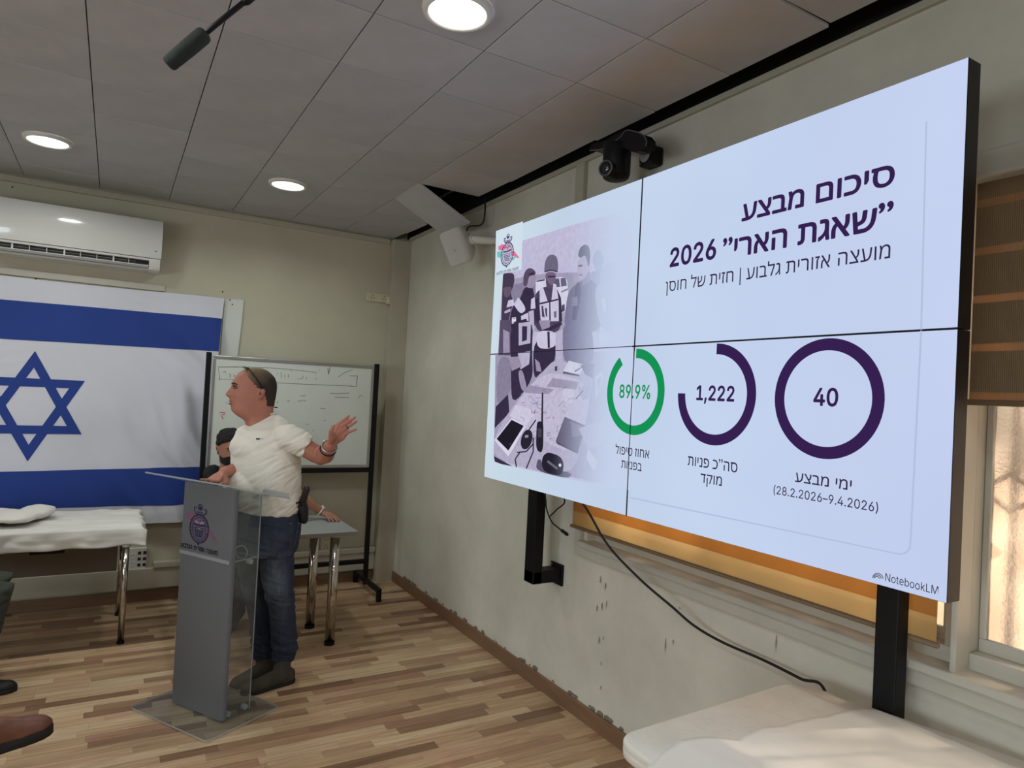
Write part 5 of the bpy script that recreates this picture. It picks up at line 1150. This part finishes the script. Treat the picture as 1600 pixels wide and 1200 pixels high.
def cloth_noise(me, amp, f1, dirn, seed=0, amp2=0, lim=None):
    nv = len(me.vertices); me.update(); co = np.empty(nv * 3); me.vertices.foreach_get('co', co); co = co.reshape(-1, 3); no_ = np.array([v.normal[:] for v in me.vertices])
    for i in range(nv):
        p = V(co[i]); q = V((p.dot(dirn[0]) * f1[0], p.dot(dirn[1]) * f1[1], p.dot(dirn[2]) * f1[2])); 
        a = noise.noise(q + V((seed, 0, 0))); a = (abs(a) - .25) * 1.5 if True else a
        k = lim(p) if lim else 1
        co[i] += no_[i] * (-amp * a * k + amp2 * noise.noise(p * 30))
    me.vertices.foreach_set('co', co.reshape(-1)); me.update()
# ------------------------------------------------------------------ the speaker
hh = V((.216, .976, 0)).normalized(); rx = V((hh.y, -hh.x, 0)); D0 = 4.075; ZU = V((0, 0, 1))
def P_(u, v, off=0, D=None):
    r = ray(u, v); t = ((D or D0) + off) / (r.x * hh.x + r.y * hh.y); return CC + r * t
SF = (-rx * .77 - hh * .64).normalized(); SA = (rx * .64 - hh * .77).normalized()   # facing, his left
sp_ = thing('person', 'man in a cream T-shirt and blue jeans at the lectern, one arm raised', 'person', tuple(V((.90, 3.98, 0))))
origin = P_(400, 610, -.02); FH = (-rx * .985 - hh * .17).normalized(); LH = ZU.cross(FH).normalized()
tilt = Matrix.Rotation(math.radians(0), 3, 'Y')
HT = Matrix((FH, LH, ZU)).transposed().to_4x4(); HT.translation = origin
body = MB(); G = build_head(body, HT, neck=1.0)
# torso core, arms
Ls, Rs = P_(449, 680, -.15), P_(386, 678, .17)
body.limb([P_(412, 655, 0), P_(414, 690, 0), P_(415, 780, 0), P_(417, 840, 0)], [.055, .12, .13, .12], 16)
Le, Lw = P_(501, 713, -.17), P_(516, 696, -.33)
body.limb([P_(452, 688, -.15), P_(478, 700, -.165), P_(494, 710, -.17)], [.045, .052, .050], 14); body.limb([P_(492, 709, -.17), Le, P_(508, 710, -.22), P_(513, 702, -.28), Lw], [.049, .050, .052, .042, .031], 16)
KD = -.35
kn = [P_(528, 663.5, KD), P_(534, 665.5, KD), P_(539, 670, KD), P_(541.5, 676.5, KD)]; tp = [P_(545, 650, KD), P_(554.5, 652, KD), P_(557, 658.5, KD), P_(556.5, 671, KD)]
hand(body, Lw, Le, None, kn, tp, [P_(519, 683, KD - .035), P_(517, 674, KD - .062), P_(521, 666, KD - .075)], rf=.0094, pr=.020)
body.ell(P_(519, 683, KD - .01), rx * .022, ZU * .030, hh * .018, 12, 8); body.ell(P_(532, 684, KD), rx * .026, ZU * .018, hh * .014, 12, 8)
Re, Rw = P_(386, 738, .19), P_(350, 738, -.08)
body.limb([P_(390, 690, .14), P_(389, 708, .14), Re], [.045, .045, .040], 14); body.limb([Re, P_(370, 733, -.02), Rw], [.040, .039, .030], 14)
pz = lambda a, b, dz=.010: LP_(a, b, plz(b) + dz)
def onplate(u, v, dz=.009):   # near the reading plate's surface
    n_ = (ww.to_3d() * (.112 / .436) + ZU).normalized(); p0 = LP_(.3, .2, plz(.2) + dz); r = ray(u, v); t = (p0 - CC).dot(n_) / r.dot(n_); return CC + r * t
HB = P_(337, 741.5, -.17)
off_ = [(-.030, 0), (-.010, 0), (.010, 0), (.028, 0)]
fdr = (P_(318, 741, -.22) - Rw); fdr.z = 0; fdr.normalize(); sdr = V((-fdr.y, fdr.x, 0))
zpl = lambda p: plz((V((p.x, p.y)) - Bp).dot(ww)) + .011
def sit(p, dz=0): p = p.copy(); p.z = zpl(p) + dz; return p
kn = [sit(Rw + fdr * .085 + sdr * o, .006) for o in (.030, .010, -.010, -.028)]; tp = [sit(Rw + fdr * (.085 + l) + sdr * o, .001) for l, o in ((.07, .040), (.078, .014), (.072, -.010), (.056, -.034))]
Rw2 = Rw.copy(); Rw2.z = max(Rw.z, zpl(Rw) + .016)
hand(body, Rw2, Re, None, kn, tp, [sit(Rw + fdr * .04 + sdr * .045, .006), sit(Rw + fdr * .075 + sdr * .065, .002), sit(Rw + fdr * .10 + sdr * .07, .001)], rf=.0092, pr=.018)
# legs under the jeans, so that the body is one figure
Lh, Lk, La = P_(434, 845, -.06), P_(437, 930, -.03), P_(443, 1030, .03); Rh, Rk, Ra = P_(392, 845, .10), P_(400, 930, .10), P_(410, 1024, .13)
for h_, k_, a_ in ((Lh, Lk, La), (Rh, Rk, Ra)): body.limb([h_, k_, a_], [.07, .045, .035], 10)
me = union(body, .0042, 2); put('body', me, Mskin, sp_)
face_parts(sp_, HT)
hl = lambda x, y, z: -(x - np.interp(z, [-.10, -.06, -.03, .0, .02, .04, .07, .10, .125], [-.055, -.05, -.038, -.016, .012, .030, .052, .066, .07])) if z > -.088 else -.1
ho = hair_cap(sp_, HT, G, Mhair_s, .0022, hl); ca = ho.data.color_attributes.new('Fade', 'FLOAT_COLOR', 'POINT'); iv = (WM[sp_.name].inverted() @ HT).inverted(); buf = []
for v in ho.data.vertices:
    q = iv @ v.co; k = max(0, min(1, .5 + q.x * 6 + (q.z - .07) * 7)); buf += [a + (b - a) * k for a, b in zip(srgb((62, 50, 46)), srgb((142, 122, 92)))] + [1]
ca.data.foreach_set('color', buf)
# T-shirt
sh = MB(); rows = [(651, 389, 431, .085, 0), (656, 384, 437, .10, 0), (662, 377, 446, .12, 0), (670, 371.5, 456, .145, 0), (680, 368.5, 461, .16, 0), (694, 364.5, 464, .17, 0), (708, 362.5, 466, .175, 0), (724, 362, 468, .178, 0), (745, 364, 468, .18, 0), (765, 367, 467.5, .18, 0), (780, 367.5, 469, .18, 0), (792, 368, 468, .175, 0), (802, 371, 465, .17, 0), (806, 377, 460, .16, 0)]
rings = []
tiltv = (P_(431, 640.5, 0) - P_(388, 655, 0))
for k, (v, l, r, bb, _) in enumerate(rows):
    kk = max(0, 1 - (v - 651) / 22); c = (P_(l, v, 0) + P_(r, v, 0)) / 2; Wd = (P_(r, v, 0) - P_(l, v, 0)).length / 2
    a = Wd / .877; b = a * .80
    if kk > 0: a = Wd; b = Wd * (.80 + .0 * kk)
    yawf = min(1, (v - 651) / 20); A1 = (rx * (1 - yawf) + SA * yawf).normalized(); F1 = ZU.cross(A1).normalized()
    if kk > 0: a = Wd / math.sqrt((A1.dot(rx)) ** 2 + .64 * (F1.dot(rx)) ** 2); b = a * .80
    ring_ = []
    for j in range(40):
        t = 2 * math.pi * j / 40; e = 2 / 2.25; p = c + A1 * (math.copysign(abs(math.cos(t)) ** e, math.cos(t)) * a) + F1 * (math.copysign(abs(math.sin(t)) ** e, math.sin(t)) * b)
        p.z += (p - c).dot(rx) * (.34 * max(0, min(1, kk * 1.15)))
        ring_.append(p)
    rings.append(ring_)
sh.loft(rings, True)
sh.limb([P_(441, 684, -.12), P_(452, 683, -.15), P_(466, 690, -.16), P_(481, 698, -.165)], [.070, .074, .070, .0655], 20, rounded=False)
sh.limb([P_(392, 680, .13), Rs, P_(386, 695, .15), P_(386, 712, .14)], [.062, .066, .064, .062], 16, rounded=False)
sh.ell(P_(384, 762, -.02), SF * .10, SA * .155, ZU * .13, 20, 14)      # belly
sh.ell(P_(390, 700, -.04), SF * .085, SA * .14, ZU * .09, 20, 14)       # chest
me = union(sh, .0065, 3)
arm = P_(466, 706, -.15)
dl = (V((0, 0, 1)) * .85 + rx * -.5).normalized()
cloth_noise(me, .0085, (38, 8, 8), (dl, (rx * .85 + ZU * .5).normalized(), hh), 3, .0012, lim=lambda p: .35 + 1.1 * math.exp(-((p - arm).length / .16) ** 2) + .9 * math.exp(-((p.z - P_(420, 790).z) / .07) ** 2))
Mshirt = mat('tshirt_cotton', (230, 225, 214), .85, var=.04, bump=.05, bscale=600)
put('t_shirt', me, Mshirt, sp_)
put('collar', MB().loft([[p + (p - sum(rings[0], V()) / 40).normalized() * e + V((0, 0, dz)) for p in rings[0]] for e, dz in ((.001, .000), (.006, .001), (.005, .006), (-.002, .008))], cap=False), Mshirt, sp_, smooth=True)
cl = P_(431, 636.5, .02); put('collar_tag', MB().ell(cl, rx * .012, hh * .01, ZU * .004, 10, 6), Mbrow, sp_)
# small chest print
def cast(me, o, d):
    from mathutils.bvhtree import BVHTree
    bv = BVHTree.FromPolygons([v.co[:] for v in me.vertices], [p.vertices[:] for p in me.polygons]); return bv
ob = [o for o in bpy.data.objects if o.parent == sp_ and o.name.startswith('t_shirt')][0]
bv = cast(ob.data, 0, 0); inv = WM[sp_.name].inverted()
def onbody(u, v, lift=.002):
    r = ray(u, v).normalized(); h = bv.ray_cast(inv @ CC, r); return (WM[sp_.name] @ h[0]) - r * lift if h[0] else P_(u, v)
for a, b, c_, m_ in ((400, 684.5, 406, (44, 50, 84)), (406, 684.3, 411, (190, 196, 206))):
    p4 = [onbody(a, b), onbody(c_, b + .2), onbody(c_, b + 2.6), onbody(a, b + 2.4)]; put('chest_print', MB().add(p4, [[0, 1, 2, 3]]), mat('chest_print', m_, .7), sp_, norm=False)
# jeans
jn = MB(); rings = []
for (v, l, r) in ((797, 368, 466), (806, 366, 468), (818, 365, 468.5), (832, 363.5, 467), (848, 362, 463.5), (862, 363, 460)):
    c = (P_(l, v) + P_(r, v)) / 2; Wd = (P_(r, v) - P_(l, v)).length / 2; a = Wd / .90; b = a * .84
    rings.append([c + SA * (math.copysign(abs(math.cos(t)) ** .88, math.cos(t)) * a) + SF * (math.copysign(abs(math.sin(t)) ** .88, math.sin(t)) * b) for t in [2 * math.pi * j / 36 for j in range(36)]])
jn.loft(rings, True)
mpp = lambda px_, off: px_ / FPX * (D0 + off)
for pts in ([(433, 840, 26, -.06), (432, 872, 25.5, -.06), (434, 900, 23.5, -.05), (436, 925, 21.3, -.04), (440.5, 948, 19.2, -.02), (442.5, 972, 18.2, 0), (444, 996, 18.6, .02), (445.5, 1013, 18.0, .03), (443, 1024, 16.2, .03), (441.5, 1032, 15.6, .03)],
            [(390, 840, 25, .08), (392, 872, 22.5, .09), (396, 900, 19, .10), (399, 925, 17.5, .10), (405, 948, 16.6, .10), (408, 972, 16.2, .11), (410, 996, 16.4, .12), (411, 1012, 16, .13), (411, 1027, 14.8, .13)]):
    jn.limb([P_(u, v, o) for u, v, r, o in pts], [mpp(r, o) for u, v, r, o in pts], 22, rounded=False)
me = union(jn, .0065, 3)
zk = P_(430, 925).z; zc_ = P_(430, 1012).z; zh_ = P_(430, 850).z
cloth_noise(me, .011, (30, 8, 8), ((ZU * .95 + rx * .3).normalized(), rx, hh), 9, .001, lim=lambda p: .3 + .8 * math.exp(-((p.z - zk) / .06) ** 2) + 1.3 * math.exp(-((p.z - zc_) / .06) ** 2) + .6 * math.exp(-((p.z - zh_) / .06) ** 2))
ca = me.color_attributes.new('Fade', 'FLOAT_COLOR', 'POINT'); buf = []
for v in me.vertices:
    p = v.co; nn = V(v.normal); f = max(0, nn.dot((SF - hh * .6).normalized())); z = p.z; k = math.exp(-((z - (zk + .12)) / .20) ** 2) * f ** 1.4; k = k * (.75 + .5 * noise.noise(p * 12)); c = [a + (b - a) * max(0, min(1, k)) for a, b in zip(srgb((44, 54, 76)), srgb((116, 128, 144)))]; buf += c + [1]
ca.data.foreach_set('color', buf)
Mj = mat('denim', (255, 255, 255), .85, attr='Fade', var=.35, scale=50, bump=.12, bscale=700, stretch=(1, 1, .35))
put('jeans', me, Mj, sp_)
# pocket seam + rivets
bvj = cast(me, 0, 0); jo = [o for o in bpy.data.objects if o.parent == sp_ and o.name.startswith('jeans')][0]; bvj = cast(jo.data, 0, 0)
def onj(u, v, lift=.0015):
    r = ray(u, v).normalized(); h = bvj.ray_cast(inv @ CC, r); return (WM[sp_.name] @ h[0]) - r * lift if h[0] else P_(u, v)
Mst = mat('stitching', (92, 88, 84), .8)
for ps in (((404, 815), (415, 818.5), (435, 820), (454, 818.5)), ((456, 816), (455, 830), (453.5, 846), (454, 858)), ((466, 818), (463.5, 835), (461, 850)), ((384, 818), (386.5, 832), (383, 846), (380, 852)), ((426, 1026), (441, 1030.5), (456, 1029))):
    put('stitching', MB().limb([onj(*p) for p in ps], .0013, 5), Mst, sp_)
for p in ((454, 818), (467, 817.5)): put('rivet', MB().ell(onj(*p), rx * .003, ZU * .003, hh * .002, 8, 5), M['alu'], sp_)
Mbt = mat('boot_suede', (66, 59, 50), .85, var=.35, scale=16, bump=.2, bscale=120); Msl = mat('boot_sole', (26, 25, 24), .7, bump=.1)
f_ = lambda u, v: at(u, v, 'z', 0)
h1, t1 = f_(459, 1064), f_(389, 1083); d1 = (t1 - h1).normalized(); shoe(sp_, h1, h1 + d1 * .305, P_(443, 1028, .03), Mbt, Msl, h=.066, wdt=.051, nm='boot', rs=.046)
h2, t2 = f_(421, 1055), f_(360, 1077); d2 = (t2 - h2).normalized(); shoe(sp_, t2 - d2 * .30, t2, P_(411, 1024, .12), Mbt, Msl, h=.066, wdt=.050, nm='boot', rs=.044)
# accessories (things he wears)
fa = (Lw - P_(508, 710, -.22)).normalized(); fa = (P_(520, 688, -.35) - P_(512, 704, -.27)).normalized()
put('bracelet', MB().torus(P_(514.5, 698, -.31), fa, .040, .0042, 32, 8), M['alu'], smooth=True, label='steel bracelet on the raised wrist of the speaker', cat='bracelet')
put('bracelet', MB().torus(P_(512.5, 702, -.29), fa, .043, .003, 32, 8), M['dark'], smooth=True, label='thin dark bracelet on the raised wrist, below the steel one', cat='bracelet')
wr_ = thing('wristwatch', 'steel wristwatch on the raised wrist of the speaker', 'watch', tuple(P_(522, 700, -.32)))
put('case', MB().cyl(P_(523.5, 700.5, -.31), P_(520.5, 699.5, -.315), .013, 16), M['chrome'], wr_)
kr = V(kn[0]); a_, b_ = P_(539, 670, KD), P_(557, 658.5, KD); put('finger_ring', MB().torus(a_ + (b_ - a_) * .20, (b_ - a_), .0112, .0026, 20, 6), mat('ring_dark', (70, 66, 62), .3, metal=.8), smooth=True, label='dark ring on the raised hand', cat='ring')
sg = thing('sunglasses', 'dark sunglasses pushed up on the speaker head', 'glasses', tuple(P_(385, 580, 0)))
for s_, o in ((1, -.088), (-1, .088)):
    put('temple_arm', MB().limb([HT @ V((x, -s_ * y * (1 if s_ > 0 else 1), z)) for x, y, z in ((.0560, .060, .123), (.040, .072, .102), (.012, .0835, .066), (-.012, .0865, .030), (-.024, .088, .006))], [.0035, .0033, .0032, .0032, .003], 8), M['blackp'], sg, smooth=True)
for s_ in (-1, 1):
    put('lens', MB().ell(HT @ V((.064, s_ * .033, .122)), (HT.to_3x3() @ V((.016, 0, .006))), HT.to_3x3() @ V((0, .029, 0)), HT.to_3x3() @ V((-.003, 0, .012)) * .35, 16, 8), mat('dark_lens', (18, 16, 18), .1, coat=1), sg, smooth=True)
put('bridge', MB().limb([HT @ V((.066, -.012, .127)), HT @ V((.069, 0, .129)), HT @ V((.066, .012, .127))], .003, 8), M['blackp'], sg, smooth=True)
hs = thing('holstered_pistol', 'black pistol in a belt holster on the hip of the speaker', 'holster', tuple(P_(473, 800, -.10)))
Q4 = lambda poly, off, th, m, nm, bev=0: put(nm, MB().prism([P_(u, v, off) for u, v in poly], hh * th), m, hs)
hp = P_(474, 800, -.09)
def slabp(nm, pts, rad, flat, m): put(nm, MB().limb([P_(u, v, o) for u, v, o in pts], rad, 14, flat=(SF, flat)), m, hs, smooth=True)
slabp('holster', [(471.5, 786, -.09), (473.5, 797, -.09), (475, 812, -.09)], [.030, .032, .024], .95, mat('holster_polymer', (22, 22, 24), .5))
slabp('pistol_grip', [(473, 784, -.10), (476.5, 773, -.115), (479, 764, -.125)], [.022, .019, .020], .9, mat('grip_dark', (38, 34, 34), .6))
put('clip', MB().limb([P_(461, 787, -.125), P_(469, 784, -.13), P_(471, 790, -.12)], .006, 8), M['dark'], hs, smooth=True)
# ------------------------------------------------------------------ seated people
def seated(label, J, T, cols, hairf, hair_m, group=None, skin=Mskin2, vox=.007, beard=False, shoe_m=None, tmat=None, smat=None, narrow=.97, thick=.012, long_sleeve=False, brow=Mbrow, name='person', shoe_h=.07, sole=.022):
    P = thing(name, label, 'person', (J['hip'].x, J['hip'].y, 0), group=group)
    mb = MB(); G = build_head(mb, T, narrow=narrow, neck=.88)
    sa = (J['ls'] - J['rs']).normalized(); ch = (J['ls'] + J['rs']) / 2; hip = J['hip']
    mb.limb([ch + V((0, 0, .02)), (ch + hip) / 2, hip], [.10, .11, .11], 14)
    for s in 'lr':
        mb.limb([J[s + 's'], J[s + 'e']], [.048, .038], 12); mb.limb([J[s + 'e'], (J[s + 'e'] + J[s + 'w']) / 2, J[s + 'w']], [.040, .036, .026], 12)
        fd_ = J[s + 'f'].normalized(); nd = V((0, 0, 1)) if 'n' + s not in J else J['n' + s]; sdv = fd_.cross(nd).normalized() * (1 if s == 'l' else -1)
        w = J[s + 'w']; kk = [w + fd_ * .082 + sdv * o for o in (-.028, -.010, .010, .026)]; cv = -nd * .024
        tt = [k + fd_ * l + cv * q + sdv * e for k, l, q, e in zip(kk, (.066, .074, .068, .052), (1, 1.1, 1.1, 1), (-.008, -.003, .004, .010))]
        hand(mb, w, J[s + 'e'], None, kk, tt, [w + fd_ * .035 - sdv * .034 - nd * .006, w + fd_ * .07 - sdv * .05 - nd * .015, w + fd_ * .095 - sdv * .048 - nd * .02], rf=.0086, pr=.0165, curl=nd * .12)
        mb.limb([J[s + 'h'], J[s + 'k'], J[s + 'a']], [.06, .045, .035], 10)
    put('body', union(mb, max(.0048, vox * .7), 2), skin, P)
    face_parts(P, T, brow); hair_cap(P, T, G, hair_m, thick, hairf)
    if beard: hair_cap(P, T, G, hair_m, .006, lambda x, y, z: (min(-.066 - z + .5 * max(0, x - .05) * (1 if abs(y) > .025 else 0), x + .005, z + .122) if not (abs(y) < .022 and -.083 < z < -.060) else -.02), 'beard')
    sh = MB(); up = (ch - hip).normalized()
    fwd = sa.cross(V((0, 0, 1))).normalized() if 'fw' not in J else J['fw']
    sw = (J['ls'] - J['rs']).length / 2; rg = []
    for t, a, b in ((-.02, .165, .13), (.15, .165, .135), (.45, .165, .13), (.7, sw + .005, .125), (.86, sw + .025, .105), (.96, sw * .80, .085), (1.04, .085, .075), (1.10, .066, .066)):
        c = hip + (ch - hip) * t; rg.append([c + sa * (math.cos(q) * a) + fwd * (math.sin(q) * b) for q in [2 * math.pi * j / 32 for j in range(32)]])
    sh.loft(rg, True)
    for s in 'lr':
        e = J[s + 'e']; o = J[s + 's']; sh.ell(o, V((.070, 0, 0)), V((0, .070, 0)), V((0, 0, .066)), 14, 10)
        if long_sleeve: sh.limb([o, e, J[s + 'w'] + (e - J[s + 'w']) * .12], [.062, .050, .038], 16, rounded=True)
        else: sh.limb([o, o + (e - o) * .35, o + (e - o) * .72], [.062, .060, .058], 16, rounded=False)
    me = union(sh, vox, 3); cloth_noise(me, .009, (22, 8, 8), (V((0, .2, 1)).normalized(), V((1, 0, 0)), V((0, 1, 0))), 5); put('shirt', me, smat, P)
    tr = MB(); tr.ell(hip + V((0, 0, -.01)), sa * .18, fwd * .15, V((0, 0, .11)), 20, 12)
    for s in 'lr': tr.limb([J[s + 'h'], J[s + 'h'] + (J[s + 'k'] - J[s + 'h']) * .5, J[s + 'k'], J[s + 'k'] + (J[s + 'a'] - J[s + 'k']) * .5, J[s + 'a']], [.092, .085, .073, .066, .055], 16, rounded=True)
    me = union(tr, vox, 3); cloth_noise(me, .010, (14, 14, 20), (V((1, 0, 0)), V((0, 1, 0)), V((0, 0, 1))), 2); put('trousers', me, tmat, P)
    for s in 'lr':
        shoe(P, J[s + 'heel'], J[s + 'toe'], J[s + 'a'] + V((0, 0, .0)), shoe_m, Msl, h=shoe_h, wdt=.05, nm='shoe', rs=.046, sole_t=sole)
    return P
def chair(label, loc, rz, m, group=None):
    t = thing('chair', label, 'chair', loc, rz, group); T = WM[t.name]
    def bx(nm, lo, hi, b, mm): 
        q = MB().box(lo, hi, b); q.v = [T @ p for p in q.v]; put(nm, q, mm, t)
    def tb(nm, pts, r, mm): q = MB().limb([T @ V(p) for p in pts], r, 10); put(nm, q, mm, t, smooth=True)
    bx('seat', (-.22, -.22, .355), (.22, .22, .395), .015, m); bx('backrest', (-.25, -.21, .60), (-.215, .21, .88), .015, m)
    for sy in (-.2, .2):
        tb('leg', [(.20, sy, .36), (.23, sy, .01)], .011, M['dark']); tb('leg', [(-.20, sy, .36), (-.24, sy, .01)], .011, M['dark']); tb('back_post', [(-.20, sy, .36), (-.245, sy, .62), (-.235, sy, .84)], .011, M['dark'])
    return t
def headT(pos, fdir, down=0, roll=0):
    f = V(fdir).normalized(); l = ZU.cross(f).normalized(); R = Matrix((f, l, ZU)).transposed(); R = R @ Matrix.Rotation(math.radians(down), 3, 'Y') @ Matrix.Rotation(math.radians(roll), 3, 'X'); T = R.to_4x4(); T.translation = pos; return T
HN = thick_line = lambda x, y, z: -(x - np.interp(z, [-.10, -.06, -.03, .0, .03, .05, .07, .09, .125], [-.055, -.05, -.040, -.020, .020, .052, .088, .105, .11])) if z > -.085 else -.1
# man behind the desk
Dm = 5.12
pm = lambda u, v, o=0: P_(u, v, 0, Dm + o)
fd_m = V((-.35, -.93, 0)).normalized()
hd = pm(359, 697, -.05); T2 = headT(hd, (.18, -1, 0), 16, 6); T2 = T2 @ Matrix.Scale(.92, 4)
hipm = V((.93, 5.42, .50)); Jm = dict(hip=hipm, ls=pm(396, 738, -.06), rs=pm(333, 741, .10), fw=V((-.2, -1, 0)).normalized(), le=pm(462, 770, -.10), lw=at(500, 800, 'z', .80), re=pm(338, 800, -.05), rw=V((.80, 4.98, .785)),
    lh=hipm + V((.07, -.05, -.0)), rh=hipm + V((-.13, -.05, 0)), lk=V((1.02, 4.98, .52)), rk=V((.83, 4.95, .52)), la=V((.99, 5.02, .12)), ra=pm(377, 942, -.55) , lf=V((1, -.35, -.12)), rf=V((.1, -1, -.08)))
Jm['lw'] = at(504, 801, 'z', .79); Jm['lf'] = (at(531, 812, 'z', .77) - Jm['lw'])
Jm['ra'] = V((.83, 5.02, .14)); toe = f_(352, 990); dd = (V((.87, 5.12, 0)) - toe).normalized(); Jm['rtoe'] = toe + V((0, 0, .005)); Jm['rheel'] = toe + dd * .27 + V((0, 0, .07)); Jm['ra'] = Jm['rheel'] - dd * .05 + V((0, 0, .09))
Jm['rk'] = V((.86, 4.98, .53)); Jm['ltoe'] = V((1.02, 4.93, 0)); Jm['lheel'] = V((1.02, 5.21, 0)); Jm['la'] = V((1.02, 5.12, .12))
seated('bearded man in a black shirt seated behind the grey desk', Jm, T2, None, HN, Mhair_b, beard=True, shoe_m=mat('shoe_dark', (44, 42, 42), .7), tmat=mat('trousers_charcoal', (50, 50, 52), .9), smat=mat('shirt_black', (24, 25, 28), .9), thick=.017)
wt2 = P_(503, 800, 0, 4.85); wj = Jm['lw'] + (Jm['le'] - Jm['lw']).normalized() * .02
wth = thing('wristwatch', 'watch with a white strap on the wrist of the man behind the desk', 'watch', tuple(wj))
fa2 = (Jm['lw'] - Jm['le']).normalized()
mb = MB(); mb.torus(wj, fa2, .030, .005, 28, 8); put('strap', mb, M['white'], wth, smooth=True)
wu = (ZU - fa2 * fa2.dot(ZU)).normalized(); put('case', MB().cyl(wj + wu * .029, wj + wu * .040, .016, 16), M['white'], wth)
chair('dark chair under the man behind the grey desk', (.93, 5.46, 0), math.radians(-95), mat('chair_fabric', (42, 42, 46), .9))
# listeners at the left edge
def lis(base, yaw, kneex, footx, label, hm, shm, tm, sm, sk, tz=0, dt=0):
    c, s = math.cos(yaw), math.sin(yaw); Lc = lambda x, y, z: V((base[0] + x * c - y * s, base[1] + x * s + y * c, z))
    f = V((c, s, 0)); J = dict(hip=Lc(0, 0, .52), ls=Lc(-.06, .20, 1.00), rs=Lc(-.06, -.20, 1.00), fw=f, le=Lc(-.10, .27, .76), re=Lc(-.10, -.27, .76), lw=Lc(.10, .17, .655), rw=Lc(.10, -.17, .655), lf=f - V((0, 0, .1)), rf=f - V((0, 0, .1)),
        lh=Lc(.04, .10, .51), rh=Lc(.04, -.10, .51), lk=Lc(kneex[0], .14, .53), rk=Lc(kneex[1], -.14, .53), la=Lc(footx[0] - .20, .13, .13), ra=Lc(footx[1] - .20, -.13, .13), ltoe=Lc(footx[0], .15, 0), lheel=Lc(footx[0] - .29, .12, 0), rtoe=Lc(footx[1], -.15, 0), rheel=Lc(footx[1] - .29, -.12, 0))
    T = headT(Lc(0, 0, 1.27), f, 4) @ Matrix.Scale(.93, 4)
    seated(label, J, T, None, HN, hm, shoe_m=shm, tmat=tm, smat=sm, skin=sk, vox=.009)
    chair('dark chair under the ' + label, (Lc(-.02, 0, 0).x, Lc(-.02, 0, 0).y, 0), yaw, mat('chair_fabric', (52, 52, 56), .9))
Mbr = mat('shoe_brown_leather', (116, 74, 60), .45, var=.3, scale=14, bump=.1)
tA = CC + ray(82, 1142) * 2.62; hA = tA + V((-.27, -.10, -.02)); fA = V((1, .12, 0)).normalized(); hipA = V((-1.22, 3.02, .52)); sA = V((-fA.y, fA.x, 0)); LA = lambda x, y, z: V((hipA.x, hipA.y, 0)) + fA * x + sA * y + V((0, 0, z))
JA = dict(hip=hipA, ls=LA(-.06, .20, 1.0), rs=LA(-.06, -.20, 1.0), fw=fA, le=LA(-.1, .27, .76), re=LA(-.1, -.27, .76), lw=LA(.10, .17, .67), rw=LA(.10, -.17, .67), lf=fA, rf=fA, lh=LA(.04, .10, .51), rh=LA(.04, -.10, .51),
    lk=LA(.45, .12, .53), la=LA(.40, .13, .13), lheel=LA(.33, .12, 0), ltoe=LA(.60, .16, 0), rk=LA(.44, .0, .66), ra=hA + V((.05, .0, .10)), rheel=hA, rtoe=tA)
TA = headT(LA(0, 0, 1.27), fA, 4) @ Matrix.Scale(.93, 4)
seated('listener with crossed legs in brown leather shoes at the left edge', JA, TA, None, HN, Mhair_b, shoe_m=Mbr, tmat=mat('trousers_blue', (46, 54, 74), .9), smat=mat('shirt_grey', (110, 112, 116), .9), skin=Mskin, vox=.009, shoe_h=.085, sole=.036)
chair('dark chair under the listener with brown shoes', (hipA.x - .02, hipA.y, 0), math.atan2(fA.y, fA.x), mat('chair_fabric', (52, 52, 56), .9))
toeB = f_(16, 1080); yB_ = math.radians(6); kB = .44
bB = toeB - V((.47 * math.cos(yB_) + .15 * math.sin(yB_), .47 * math.sin(yB_) - .15 * math.cos(yB_), 0))
lis((bB.x, bB.y), yB_, (.39, .40), (.34, .50), 'listener in dark green trousers and black shoes at the left edge', Mhair_g, mat('shoe_black', (20, 20, 22), .5), mat('trousers_green', (60, 66, 58), .9), mat('shirt_olive', (84, 88, 76), .9), Mskin2)
for o in list(bpy.data.objects):
    if o.type == 'MESH' and o.users_collection == (): COL.objects.link(o)
